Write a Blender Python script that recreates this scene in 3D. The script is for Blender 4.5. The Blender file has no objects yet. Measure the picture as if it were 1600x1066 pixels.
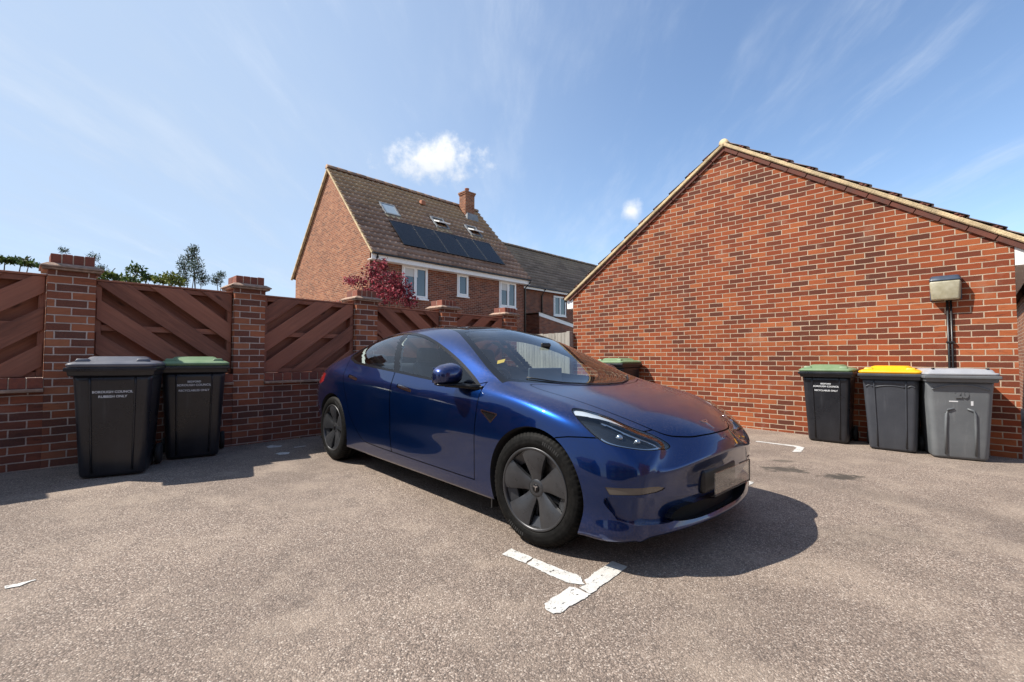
import bpy, bmesh, math, random
import numpy as np
from mathutils import Matrix, Vector
PI = math.pi
S = bpy.context.scene
COL = S.collection
random.seed(7)
rng = np.random.default_rng(7)
# ------------------------------------------------------------------ camera
cam = bpy.data.cameras.new('camera'); cam.lens = 16.0; cam.sensor_width = 36.0
cam.clip_start = 0.05; cam.clip_end = 2000
cam_o = bpy.data.objects.new('camera', cam); COL.objects.link(cam_o)
cam_o.location = (0, 0, 1.09); cam_o.rotation_euler = (PI / 2 + math.atan(27 / 711.1), 0, 0)
S.camera = cam_o
# ------------------------------------------------------------------ sun + sky
SUN_AZ = math.atan2(-0.995, -0.045)          # angle of the sun measured from +Y towards +X
SUN_EL = math.radians(49.0)
to_sun = Vector((math.sin(SUN_AZ) * math.cos(SUN_EL), math.cos(SUN_AZ) * math.cos(SUN_EL), math.sin(SUN_EL)))
sl = bpy.data.lights.new('sun', 'SUN'); sl.energy = 4.4; sl.angle = math.radians(0.53); sl.color = (1.0, 0.94, 0.845)
so = bpy.data.objects.new('sun', sl); COL.objects.link(so)
so.rotation_euler = to_sun.to_track_quat('Z', 'Y').to_euler()
S.view_settings.view_transform = 'Standard'; S.view_settings.look = 'None'
S.view_settings.exposure = 0.87; S.view_settings.gamma = 1.0
W = bpy.data.worlds.new('World'); S.world = W; W.use_nodes = True
S.cycles.max_bounces = 10; S.cycles.transparent_max_bounces = 24

class NT:
    """small helper to wire nodes"""
    def __init__(s, tree): s.t = tree
    def n(s, typ, ins=None, **kw):
        o = s.t.nodes.new(typ)
        for k, v in kw.items(): setattr(o, k, v)
        for k, v in (ins or {}).items():
            i = o.inputs[k]
            if hasattr(v, 'is_linked'): s.t.links.new(v, i)
            elif isinstance(v, bpy.types.Node): s.t.links.new(v.outputs[0], i)
            else: i.default_value = v
        return o
    def m(s, op, a, b=0.0, c=0.0, clamp=False):
        o = s.n('ShaderNodeMath', {0: a, 1: b, 2: c}, operation=op); o.use_clamp = clamp
        return o.outputs[0]
    def mr(s, v, a, b, c=0.0, d=1.0, smooth=False):
        o = s.n('ShaderNodeMapRange', {'Value': v, 'From Min': a, 'From Max': b, 'To Min': c, 'To Max': d})
        if smooth: o.interpolation_type = 'SMOOTHSTEP'
        return o.outputs[0]
    def mix(s, f, a, b, blend='MIX'):
        o = s.n('ShaderNodeMix', data_type='RGBA', blend_type=blend)
        for i, v in ((0, f), (6, a), (7, b)):
            if hasattr(v, 'is_linked'): s.t.links.new(v, o.inputs[i])
            else: o.inputs[i].default_value = v if i == 0 or len(v) == 4 else (*v, 1)
        return o.outputs[2]
    def noise(s, vec, scale, detail=3.0, rough=0.5, dim='3D'):
        return s.n('ShaderNodeTexNoise', {'Vector': vec, 'Scale': scale, 'Detail': detail, 'Roughness': rough}, noise_dimensions=dim).outputs[0]
    def ramp(s, f, stops, interp='LINEAR'):
        o = s.n('ShaderNodeValToRGB', {0: f}); r = o.color_ramp; r.interpolation = interp
        while len(r.elements) < len(stops): r.elements.new(0.5)
        for e, (p, c) in zip(r.elements, stops): e.position = p; e.color = c if len(c) == 4 else (*c, 1)
        return o.outputs[0]
    def map(s, vec, scale=(1, 1, 1), loc=(0, 0, 0), rot=(0, 0, 0)):
        return s.n('ShaderNodeMapping', {'Vector': vec, 'Scale': scale, 'Location': loc, 'Rotation': rot}).outputs[0]

def build_world():
    T = NT(W.node_tree); bg = W.node_tree.nodes['Background']
    sky = T.n('ShaderNodeTexSky', sky_type='NISHITA')
    sky.sun_disc = False; sky.sun_elevation = SUN_EL; sky.sun_rotation = SUN_AZ % (2 * PI)
    sky.altitude = 60; sky.air_density = 1.0; sky.dust_density = 0.45; sky.ozone_density = 2.2
    tc = T.n('ShaderNodeTexCoord').outputs['Generated']
    sx = T.n('ShaderNodeSeparateXYZ', {0: tc})
    zz = T.m('ADD', T.m('MAXIMUM', sx.outputs[2], 0.0), 0.16)
    px = T.m('DIVIDE', sx.outputs[0], zz); py = T.m('DIVIDE', sx.outputs[1], zz)
    P = T.n('ShaderNodeCombineXYZ', {0: px, 1: py, 2: 0.0}).outputs[0]
    wob = T.n('ShaderNodeTexNoise', {'Vector': P, 'Scale': 1.1, 'Detail': 4.0})
    P2 = T.n('ShaderNodeMixRGB', {0: 0.16, 1: P, 2: wob.outputs['Color']}, blend_type='ADD').outputs[0]
    st = T.map(P2, scale=(2.2, 0.6, 1), rot=(0, 0, 1.15))
    ci = T.noise(st, 1.5, 7, 0.62)
    st2 = T.map(P2, scale=(4.2, 0.9, 1), rot=(0, 0, -1.3), loc=(3.1, 1.7, 0))
    ci2 = T.noise(st2, 1.6, 8, 0.65)
    big = T.noise(P, 0.55, 2)
    a = T.m('MULTIPLY', T.mr(ci, 0.47, 0.80, smooth=True), T.mr(big, 0.34, 0.60))
    b = T.m('MULTIPLY', T.mr(ci2, 0.50, 0.82, smooth=True), T.mr(big, 0.62, 0.40))
    # thin veil that thickens towards the sun side of the sky
    veil = T.mr(sx.outputs[0], 0.40, -0.62, 0.0, 0.88, smooth=True)
    col = T.mix(T.m('MULTIPLY', veil, T.mr(ci, 0.2, 0.6, 0.82, 1.0)), sky.outputs[0], (2.55, 3.18, 4.10))
    ch = T.m('ADD', T.m('MULTIPLY', a, 0.46), T.m('MULTIPLY', b, 0.36), clamp=True)
    col = T.mix(ch, col, (3.85, 4.25, 4.85))
    # two small cumulus clouds
    def puff(d, rx, rz, seed, lo, hi):
        d = Vector(d).normalized(); r = Vector((d.y, -d.x, 0)).normalized(); u = r.cross(d)
        dx = T.m('DIVIDE', T.n('ShaderNodeVectorMath', {0: tc, 1: tuple(r)}, operation='DOT_PRODUCT').outputs['Value'], rx)
        dz = T.m('DIVIDE', T.n('ShaderNodeVectorMath', {0: tc, 1: tuple(u)}, operation='DOT_PRODUCT').outputs['Value'], rz)
        dz = T.m('SUBTRACT', dz, d.dot(u))
        fr = T.m('GREATER_THAN', T.n('ShaderNodeVectorMath', {0: tc, 1: tuple(d)}, operation='DOT_PRODUCT').outputs['Value'], 0.3)
        rr = T.m('SQRT', T.m('ADD', T.m('MULTIPLY', dx, dx), T.m('MULTIPLY', dz, dz)))
        nz = T.noise(T.map(tc, loc=(seed, seed * 2, 0)), 19.0, 8, 0.62)
        v = T.m('SUBTRACT', T.m('ADD', 1.0, T.m('MULTIPLY', T.m('SUBTRACT', nz, 0.5), 2.7)), rr)
        return T.m('MULTIPLY', T.mr(v, lo, hi, smooth=True), fr), T.mr(T.m('ADD', dz, T.m('MULTIPLY', nz, 0.9)), -0.5, 0.7)
    for d, rx, rz, sd, lo, hi in PUFFS:
        mk, sh = puff(d, rx, rz, sd, lo, hi)
        col = T.mix(mk, col, T.mix(sh, (3.3, 3.65, 4.2), (4.9, 5.0, 5.1)))
    W.node_tree.links.new(col, bg.inputs['Color'])
    bg.inputs['Strength'].default_value = 0.120
def pixdir(x, y):
    X = (x - 800) / 711.1; Y = -(y - 533) / 711.1; t = math.atan(27 / 711.1)
    return (X, math.cos(t) - Y * math.sin(t), math.sin(t) + Y * math.cos(t))
PUFFS = [((-0.1566, 0.9030, 0.4000), 0.104, 0.058, 1.3, -0.02, 0.95), ((0.2480, 0.9210, 0.3010), 0.026, 0.024, 4.2, 0.0, 1.4)]
build_world()

# ------------------------------------------------------------------ object helpers
def G(x, y):
    """height of the gently falling car park"""
    x = max(-9, min(9, x)); y = max(-5, min(13, y))
    return -0.014 * (x - 0.5) + 0.004 * (y - 3.5)
def tag(o, label=None, cat=None, group=None, kind=None):
    for k, v in (('label', label), ('category', cat), ('group', group), ('kind', kind)):
        if v: o[k] = v
    return o
def thing(name, label, cat, loc=(0, 0, 0), rz=0, group=None):
    o = bpy.data.objects.new(name, None); COL.objects.link(o); o.empty_display_size = 0.2
    o.location = loc; o.rotation_euler = (0, 0, rz)
    return tag(o, label, cat, group)
def box_uv(me):
    """UV in metres laid along each face"""
    n = len(me.loops)
    if not n: return
    co = np.empty(len(me.vertices) * 3); me.vertices.foreach_get('co', co); co = co.reshape(-1, 3)
    nr = np.empty(len(me.polygons) * 3); me.polygons.foreach_get('normal', nr); nr = nr.reshape(-1, 3)
    lt = np.empty(len(me.polygons), int); me.polygons.foreach_get('loop_total', lt)
    vi = np.empty(n, int); me.loops.foreach_get('vertex_index', vi)
    nl = np.repeat(nr, lt, 0); c = co[vi]
    h = np.hypot(nl[:, 0], nl[:, 1]); flat = h < 0.35
    hh = np.where(h < 1e-6, 1, h)
    u = np.where(flat, c[:, 0], (-nl[:, 1] * c[:, 0] + nl[:, 0] * c[:, 1]) / hh)
    v = np.where(flat, c[:, 1], c[:, 2])
    uv = me.uv_layers.new(name='UVMap')
    uv.data.foreach_set('uv', np.stack([u, v], 1).ravel())
def link(name, me, mat, parent=None, smooth=False):
    if mat:
        for m in (mat if isinstance(mat, (list, tuple)) else [mat]): me.materials.append(m)
    if smooth: me.polygons.foreach_set('use_smooth', np.ones(len(me.polygons), bool))
    o = bpy.data.objects.new(name, me); COL.objects.link(o)
    if parent: o.parent = parent
    return o
def obj(name, bm, mat, parent=None, smooth=False, uv=True, loc=None):
    me = bpy.data.meshes.new(name)
    bmesh.ops.recalc_face_normals(bm, faces=bm.faces)
    bm.to_mesh(me); bm.free()
    if uv: box_uv(me)
    o = link(name, me, mat, parent, smooth)
    if loc: o.location = loc
    return o
def pym(name, V, F, mat, parent=None, smooth=False, uv=False):
    me = bpy.data.meshes.new(name); me.from_pydata([tuple(map(float, v)) for v in V], [], [tuple(map(int, f)) for f in F])
    me.update()
    if uv: box_uv(me)
    return link(name, me, mat, parent, smooth)
def NB(): return bmesh.new()
def hexa(bm, P, bevel=0.0, seg=1):
    """box from 8 points: 4 bottom (ccw) + 4 top"""
    v = [bm.verts.new(p) for p in P]
    fs = [bm.faces.new([v[i] for i in q]) for q in ((3, 2, 1, 0), (4, 5, 6, 7), (0, 1, 5, 4), (1, 2, 6, 5), (2, 3, 7, 6), (3, 0, 4, 7))]
    if bevel > 0:
        es = list({e for f in fs for e in f.edges})
        bmesh.ops.bevel(bm, geom=es, offset=bevel, segments=seg, affect='EDGES', profile=0.5)
def box(bm, x0, x1, y0, y1, z0, z1, bevel=0.0, seg=1):
    hexa(bm, [(x0, y0, z0), (x1, y0, z0), (x1, y1, z0), (x0, y1, z0), (x0, y0, z1), (x1, y0, z1), (x1, y1, z1), (x0, y1, z1)], bevel, seg)
def prism(bm, pts, d, off=(0, 0, 0), bevel=0.0):
    """polygon pts (3d) extruded along vector d"""
    d = Vector(d); a = [bm.verts.new(Vector(p)) for p in pts]; b = [bm.verts.new(Vector(p) + d) for p in pts]
    n = len(a); fs = [bm.faces.new(a[::-1]), bm.faces.new(b)]
    fs += [bm.faces.new((a[i], a[(i + 1) % n], b[(i + 1) % n], b[i])) for i in range(n)]
    if bevel > 0:
        bmesh.ops.bevel(bm, geom=list({e for f in fs for e in f.edges}), offset=bevel, segments=2, affect='EDGES')
def tube(bm, pts, r, seg=10, cap=True):
    pts = [Vector(p) for p in pts]; rings = []
    for i, p in enumerate(pts):
        t = (pts[min(i + 1, len(pts) - 1)] - pts[max(i - 1, 0)]).normalized()
        a = t.orthogonal().normalized() if abs(t.z) > 0.95 else t.cross(Vector((0, 0, 1))).normalized()
        b = t.cross(a)
        rr = r[i] if isinstance(r, (list, tuple)) else r
        rings.append([bm.verts.new(p + a * math.cos(2 * PI * k / seg) * rr + b * math.sin(2 * PI * k / seg) * rr) for k in range(seg)])
    for A, B in zip(rings, rings[1:]):
        for k in range(seg): bm.faces.new((A[k], A[(k + 1) % seg], B[(k + 1) % seg], B[k]))
    if cap: bm.faces.new(rings[0][::-1]); bm.faces.new(rings[-1])
def lathe(bm, prof, seg=48, axis='y', c=(0, 0, 0), close=False, rad=None, caps=True):
    """profile [(r, h)] turned round an axis through c"""
    rings = []
    for j, (r, h) in enumerate(prof):
        ring = []
        for k in range(seg):
            a = 2 * PI * k / seg; rr = r if rad is None else rad(j, k, r)
            p = (rr * math.cos(a), h, rr * math.sin(a)) if axis == 'y' else (rr * math.cos(a), rr * math.sin(a), h)
            ring.append(bm.verts.new((p[0] + c[0], p[1] + c[1], p[2] + c[2])))
        rings.append(ring)
    pr = list(zip(rings, rings[1:])) + ([(rings[-1], rings[0])] if close else [])
    for A, B in pr:
        for k in range(seg): bm.faces.new((A[k], A[(k + 1) % seg], B[(k + 1) % seg], B[k]))
    if not close and caps:
        for R in (rings[0], rings[-1]):
            if max(v.co.x for v in R) - min(v.co.x for v in R) > 1e-5: bm.faces.new(R)
def text_mesh(name, txt, size, mat, parent, loc, rot, ext=0.0012, align='CENTER', bold=0.0):
    cu = bpy.data.curves.new(name, 'FONT'); cu.body = txt; cu.size = size; cu.align_x = align; cu.align_y = 'CENTER'
    cu.extrude = ext; cu.offset = bold; cu.resolution_u = 3
    t = bpy.data.objects.new(name, cu); COL.objects.link(t)
    dg = bpy.context.evaluated_depsgraph_get(); dg.update()
    me = bpy.data.meshes.new_from_object(t.evaluated_get(dg)); bpy.data.objects.remove(t)
    me.materials.clear()
    o = link(name, me, mat, parent); o.location = loc; o.rotation_euler = rot
    return o

# ------------------------------------------------------------------ materials
def new_mat(name):
    m = bpy.data.materials.new(name); m.use_nodes = True
    return m, NT(m.node_tree), m.node_tree.nodes['Principled BSDF']
def setp(T, p, **kw):
    for k, v in kw.items():
        i = p.inputs[k.replace('_', ' ')]
        if hasattr(v, 'is_linked'): T.t.links.new(v, i)
        else: i.default_value = (*v, 1) if isinstance(v, tuple) and len(v) == 3 else v
def bump(T, p, h, dist, strength=1.0):
    b = T.n('ShaderNodeBump', {'Height': h, 'Distance': dist, 'Strength': strength})
    T.t.links.new(b.outputs[0], p.inputs['Normal'])
def simple(name, col, rough=0.5, metal=0.0, var=0.0, scale=8.0, bmp=0.0, **kw):
    m, T, p = new_mat(name)
    oc = T.n('ShaderNodeTexCoord').outputs['Object']
    if var > 0:
        n = T.noise(oc, scale, 5, 0.6)
        c = T.mix(T.mr(n, 0.3, 0.7), tuple(x * (1 - var) for x in col), tuple(min(1, x * (1 + var)) for x in col))
        setp(T, p, Base_Color=c, Roughness=T.mr(n, 0.3, 0.7, rough * 0.85, min(1, rough * 1.15)))
    else: setp(T, p, Base_Color=col, Roughness=rough)
    setp(T, p, Metallic=metal, **kw)
    if bmp: bump(T, p, T.noise(oc, scale * 12, 3), bmp)
    return m
def brick_mat(name, palette, mortar, bw=0.225, bh=0.075, joint=0.0052, soot=0.0, stain=None, wet=0.0):
    m, T, p = new_mat(name)
    uv = T.n('ShaderNodeUVMap').outputs[0]
    wob = T.n('ShaderNodeTexNoise', {'Vector': uv, 'Scale': 9.0, 'Detail': 3.0})
    uvw = T.n('ShaderNodeVectorMath', {0: uv, 1: T.n('ShaderNodeVectorMath', {0: T.n('ShaderNodeVectorMath', {0: wob.outputs['Color'], 1: (.5, .5, .5)}, operation='SUBTRACT').outputs[0], 1: (0.011, 0.011, 0)}, operation='MULTIPLY').outputs[0]}, operation='ADD').outputs[0]
    s = T.n('ShaderNodeSeparateXYZ', {0: uvw})
    v = T.m('DIVIDE', s.outputs[1], bh); row = T.m('FLOOR', v); fv = T.m('FRACT', T.m('ADD', v, 1000.0))
    u = T.m('ADD', T.m('DIVIDE', s.outputs[0], bw), T.m('MULTIPLY', T.m('FLOORED_MODULO', row, 2.0), 0.5))
    colm = T.m('FLOOR', u); fu = T.m('FRACT', T.m('ADD', u, 1000.0))
    du = T.m('MULTIPLY', T.m('MINIMUM', fu, T.m('SUBTRACT', 1.0, fu)), bw)
    dv = T.m('MULTIPLY', T.m('MINIMUM', fv, T.m('SUBTRACT', 1.0, fv)), bh)
    fine = T.noise(uv, 95.0, 3, 0.6)
    d = T.m('ADD', T.m('MINIMUM', du, dv), T.m('MULTIPLY', T.m('SUBTRACT', fine, 0.5), 0.0045))
    mask = T.mr(d, joint - 0.0009, joint + 0.0011, smooth=True)
    idv = T.n('ShaderNodeCombineXYZ', {0: colm, 1: row, 2: 0.0}).outputs[0]
    wn = T.n('ShaderNodeTexWhiteNoise', {'Vector': idv}, noise_dimensions='2D')
    rnd = wn.outputs['Value']
    rnd2 = T.n('ShaderNodeTexWhiteNoise', {'Vector': T.map(idv, loc=(17.3, 5.1, 0))}, noise_dimensions='2D').outputs['Value']
    base = T.ramp(rnd, palette)
    # burnt streaks inside a brick
    stv = T.n('ShaderNodeVectorMath', {0: T.map(uv, scale=(9, 34, 1)), 1: T.n('ShaderNodeVectorMath', {0: wn.outputs['Color'], 1: (40, 40, 0)}, operation='MULTIPLY').outputs[0]}, operation='ADD').outputs[0]
    stn = T.noise(stv, 1.0, 4, 0.6)
    base = T.mix(T.m('MULTIPLY', T.mr(stn, 0.52, 0.72), T.mr(rnd2, 0.25, 1.0, 0.1, 0.85)), base, tuple(c * 0.36 + 0.006 for c in palette[1][1][:3]))
    base = T.mix(T.mr(fine, 0.3, 0.75, 0.0, 0.45), base, tuple(min(1, c * 1.6) for c in palette[2][1][:3]))
    lv = T.noise(uv, 0.55, 5, 0.65)
    base = T.mix(T.mr(lv, 0.30, 0.55, 0.38, 0.0), base, tuple(c * 0.45 for c in palette[1][1][:3]))
    # pale bloom and chips
    bl = T.noise(uv, 2.3, 6, 0.65)
    base = T.mix(T.m('MULTIPLY', T.mr(bl, 0.60, 0.78), 0.22), base, (0.45, 0.36, 0.28))
    chip = T.noise(uv, 30.0, 5, 0.7)
    base = T.mix(T.m('MULTIPLY', T.mr(chip, 0.70, 0.76), 0.55), base, (0.42, 0.33, 0.25))
    mo = T.mix(T.mr(T.noise(uv, 6.0, 5, 0.65), 0.3, 0.7), tuple(c * 0.74 for c in mortar), tuple(min(1, c * 1.15) for c in mortar))
    col = T.mix(mask, mo, base)
    if soot > 0:
        so_ = T.noise(T.map(uv, scale=(1.2, 3.0, 1)), 1.4, 6, 0.7)
        col = T.mix(T.mr(so_, 0.44, 0.66, 0, soot), col, (0.035, 0.022, 0.018))
    if stain:   # dirt splashed on the lowest courses (by world height)
        zz = T.n('ShaderNodeSeparateXYZ', {0: T.n('ShaderNodeNewGeometry').outputs['Position']}).outputs[2]
        f = T.m('MULTIPLY', T.mr(T.m('ADD', zz, T.m('MULTIPLY', T.noise(uv, 3.0, 5), 0.25)), stain[0], stain[1], 1, 0), stain[2], clamp=True)
        col = T.mix(f, col, stain[3])
        # white salts in patches
        ef = T.m('MULTIPLY', T.mr(T.noise(T.map(uv, scale=(1.6, 1.1, 1)), 1.9, 7, 0.7), 0.60, 0.80), T.mr(zz, 0.05, 0.65, 1, 0))
        col = T.mix(T.m('MULTIPLY', ef, 0.6), col, (0.42, 0.38, 0.38))
    setp(T, p, Base_Color=col, Roughness=T.mr(fine, 0.2, 0.8, 0.78, 0.95), Specular_IOR_Level=0.25)
    h = T.m('ADD', T.m('MULTIPLY', mask, 0.8), T.m('ADD', T.m('MULTIPLY', fine, 0.22), T.m('MULTIPLY', rnd2, 0.14)))
    bump(T, p, h, 0.0085)
    return m
M = {}
M['brick'] = brick_mat('brick_garage', [(0.0, (0.0464, 0.0227, 0.0177)), (0.17, (0.0982, 0.0281, 0.0161)), (0.42, (0.1859, 0.0409, 0.0161)), (0.7, (0.253, 0.0599, 0.0204)), (1.0, (0.3564, 0.109, 0.0381))], (0.44, 0.335, 0.245), joint=0.0058, stain=(-0.08, 0.05, 0.6, (0.22, 0.17, 0.11)))
M['brick_fence'] = brick_mat('brick_fence', [(0.0, (0.085, 0.050, 0.042)), (0.18, (0.160, 0.062, 0.042)), (0.45, (0.270, 0.092, 0.048)), (0.72, (0.37, 0.115, 0.050)), (1.0, (0.44, 0.175, 0.085))], (0.62, 0.50, 0.42), soot=0.25, stain=(0.1, 0.85, 0.35, (0.10, 0.055, 0.05)))
M['brick_dark'] = brick_mat('brick_low_wall', [(0.0, (0.070, 0.045, 0.042)), (0.2, (0.125, 0.055, 0.042)), (0.5, (0.205, 0.072, 0.045)), (0.78, (0.30, 0.092, 0.048)), (1.0, (0.37, 0.130, 0.068))], (0.54, 0.43, 0.37), soot=0.45, stain=(0.1, 0.8, 0.3, (0.12, 0.04, 0.03)))
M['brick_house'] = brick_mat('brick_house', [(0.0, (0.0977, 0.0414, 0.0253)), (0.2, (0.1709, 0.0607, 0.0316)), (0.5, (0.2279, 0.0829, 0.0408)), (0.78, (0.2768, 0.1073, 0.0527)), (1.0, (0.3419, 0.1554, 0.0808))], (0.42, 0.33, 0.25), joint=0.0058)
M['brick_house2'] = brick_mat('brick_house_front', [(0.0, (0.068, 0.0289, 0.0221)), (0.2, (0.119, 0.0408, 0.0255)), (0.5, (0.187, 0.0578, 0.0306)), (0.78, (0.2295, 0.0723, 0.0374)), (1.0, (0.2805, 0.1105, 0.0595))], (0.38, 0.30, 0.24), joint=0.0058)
def cap_mat():
    m, T, p = new_mat('cap_brick'); uv = T.n('ShaderNodeUVMap').outputs[0]
    oc = T.n('ShaderNodeNewGeometry').outputs['Position']
    ri = T.n('ShaderNodeNewGeometry').outputs['Random Per Island']
    n = T.noise(oc, 22.0, 6, 0.7)
    c = T.mix(ri, (0.15, 0.048, 0.033), (0.27, 0.082, 0.048))
    c = T.mix(T.mr(n, 0.45, 0.75, 0, 0.6), c, (0.09, 0.05, 0.045))
    c = T.mix(T.mr(T.noise(oc, 60, 4, 0.7), 0.62, 0.75, 0, 0.5), c, (0.35, 0.26, 0.2))
    setp(T, p, Base_Color=c, Roughness=0.9); bump(T, p, n, 0.006)
    return m
M['cap'] = cap_mat()
M['mortar'] = simple('mortar', (0.50, 0.40, 0.30), 0.95, var=0.3, scale=25, bmp=0.003)
M['verge'] = simple('verge_mortar', (0.48, 0.37, 0.22), 0.95, var=0.42, scale=5, bmp=0.008)
M['undercloak'] = simple('undercloak_tile', (0.11, 0.036, 0.024), 0.85, var=0.35, scale=6, bmp=0.002)
M['slab'] = simple('tile_creasing', (0.33, 0.225, 0.165), 0.92, var=0.4, scale=18, bmp=0.005)
def wood_mat(name, a, b, axis='uv', grain=1.0, rough=0.75):
    m, T, p = new_mat(name); oc = T.n('ShaderNodeAttribute', attribute_name='grain').outputs['Vector']
    ri = T.n('ShaderNodeNewGeometry').outputs['Random Per Island']
    off = T.n('ShaderNodeCombineXYZ', {0: T.m('MULTIPLY', ri, 37.0), 1: T.m('MULTIPLY', ri, 91.0), 2: 0.0}).outputs[0]
    v = T.n('ShaderNodeVectorMath', {0: oc, 1: off}, operation='ADD').outputs[0]
    g = T.noise(T.map(v, scale=(2.0, 38, 1)), 1.0, 6, 0.65)
    g2 = T.noise(T.map(v, scale=(1.1, 3.0, 1)), 1.6, 4, 0.6)
    c = T.mix(T.mr(g, 0.25, 0.75), a, b)
    c = T.mix(T.m('MULTIPLY', T.mr(g2, 0.4, 0.7), 0.5), c, tuple(x * 0.55 for x in a))
    c = T.mix(T.m('MULTIPLY', ri, 0.35), c, tuple(x * 1.25 for x in b))
    kn = T.n('ShaderNodeTexVoronoi', {'Vector': T.map(v, scale=(2.2, 7, 1)), 'Scale': 1.0}).outputs['Distance']
    c = T.mix(T.mr(kn, 0.05, 0.13, 0.75, 0), c, tuple(x * 0.3 for x in a))
    setp(T, p, Base_Color=c, Roughness=T.mr(g, 0.2, 0.8, rough - 0.12, rough + 0.12)); bump(T, p, g, 0.004 * grain)
    return m
M['wood'] = wood_mat('stained_wood', (0.150, 0.050, 0.028), (0.36, 0.140, 0.082))
M['wood_grey'] = wood_mat('weathered_wood', (0.17, 0.155, 0.135), (0.36, 0.335, 0.30), grain=1.5, rough=0.9)
def asphalt():
    m, T, p = new_mat('asphalt'); g = T.n('ShaderNodeNewGeometry').outputs['Position']
    vo = T.n('ShaderNodeTexVoronoi', {'Vector': g, 'Scale': 150.0, 'Randomness': 1.0})
    vo2 = T.n('ShaderNodeTexVoronoi', {'Vector': g, 'Scale': 330.0})
    rnd = T.n('ShaderNodeSeparateColor', {0: vo.outputs['Color']}).outputs[0]
    rnd2 = T.n('ShaderNodeSeparateColor', {0: vo2.outputs['Color']}).outputs[1]
    st = T.ramp(rnd, [(0.000, (0.095, 0.074, 0.060)), (0.280, (0.258, 0.196, 0.156)), (0.660, (0.398, 0.308, 0.248)), (0.880, (0.560, 0.448, 0.370)), (1.000, (0.874, 0.762, 0.650))])
    st = T.mix(0.35, st, T.ramp(rnd2, [(0.000, (0.078, 0.058, 0.047)), (0.600, (0.258, 0.193, 0.148)), (1.000, (0.448, 0.358, 0.286))]))
    d = vo.outputs['Distance']
    tar = T.mr(d, 0.34, 0.62)
    c = T.mix(T.m('MULTIPLY', tar, 0.5), st, (0.052, 0.044, 0.040))
    # large worn and stained areas
    n1 = T.noise(g, 0.55, 5, 0.6); n2 = T.noise(g, 1.9, 6, 0.65); n3 = T.noise(g, 7.0, 4, 0.6)
    c = T.mix(T.mr(n1, 0.40, 0.66, 0, 0.46), c, (0.105, 0.083, 0.070))
    c = T.mix(T.mr(n2, 0.48, 0.70, 0, 0.50), c, (0.38, 0.305, 0.24))
    c = T.mix(T.mr(n3, 0.55, 0.8, 0, 0.35), c, (0.075, 0.062, 0.055))
    # faint tyre tracks running out of the bay and hairline cracks
    sp_ = T.n('ShaderNodeSeparateXYZ', {0: T.map(g, rot=(0, 0, 0.811))})
    for off_ in (3.45, 5.0):
        tw = T.m('ABSOLUTE', T.m('SUBTRACT', T.m('ADD', sp_.outputs[1], T.m('MULTIPLY', T.noise(g, 0.8, 2), 0.5)), off_))
        c = T.mix(T.m('MULTIPLY', T.mr(tw, 0.06, 0.20, 0.28, 0), T.mr(n2, 0.3, 0.6)), c, (0.085, 0.068, 0.056))
    # two dark oily patches on the bay in front of the car
    for (x, y, rx, ry, st_) in ((2.75, 4.62, 0.24, 0.15, 0.85), (3.12, 4.36, 0.22, 0.12, 0.9), (2.95, 5.0, 0.14, 0.08, 0.6), (2.3, 4.9, 0.2, 0.05, 0.5), (1.66, 1.33, 0.06, 0.03, .8), (2.2, 2.9, .5, .25, .25)):
        sp = T.n('ShaderNodeSeparateXYZ', {0: g})
        dx = T.m('DIVIDE', T.m('SUBTRACT', sp.outputs[0], x), rx); dy = T.m('DIVIDE', T.m('SUBTRACT', sp.outputs[1], y), ry)
        r = T.m('SQRT', T.m('ADD', T.m('MULTIPLY', dx, dx), T.m('MULTIPLY', dy, dy)))
        r = T.m('ADD', r, T.m('MULTIPLY', T.m('SUBTRACT', T.noise(g, 11.0, 6, 0.7), 0.5), 2.6))
        c = T.mix(T.mr(r, 0.5, 1.05, st_, 0), c, (0.045, 0.040, 0.034))
    setp(T, p, Base_Color=c, Roughness=T.mr(rnd, 0, 1, 0.75, 0.95), Specular_IOR_Level=0.3)
    h = T.m('ADD', T.m('MULTIPLY', T.m('SUBTRACT', 1.0, d), T.mr(rnd2, 0, 1, 0.6, 1.1)), T.m('MULTIPLY', T.m('SUBTRACT', 1.0, vo2.outputs['Distance']), 0.3))
    bump(T, p, h, 0.0036)
    return m
M['asphalt'] = asphalt()
def paint_line():
    m, T, p = new_mat('road_paint'); g = T.n('ShaderNodeNewGeometry').outputs['Position']
    n = T.noise(g, 9.0, 6, 0.7); f = T.noise(g, 70.0, 4, 0.7)
    c = T.mix(T.mr(n, 0.35, 0.7), (0.44, 0.43, 0.405), (0.60, 0.59, 0.565))
    c = T.mix(T.mr(f, 0.58, 0.68, 0, 0.75), c, (0.30, 0.27, 0.24))
    setp(T, p, Base_Color=c, Roughness=0.75); bump(T, p, f, 0.003)
    w = T.m('ADD', T.m('MULTIPLY', T.noise(g, 26.0, 6, 0.75), 0.75), T.m('MULTIPLY', T.noise(g, 140.0, 3, 0.6), 0.25))
    mx = T.n('ShaderNodeMixShader', {0: T.mr(w, 0.565, 0.61), 1: p.outputs[0], 2: T.n('ShaderNodeBsdfTransparent').outputs[0]})
    T.t.links.new(mx.outputs[0], T.t.nodes['Material Output'].inputs['Surface'])
    return m
M['line'] = paint_line()
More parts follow.
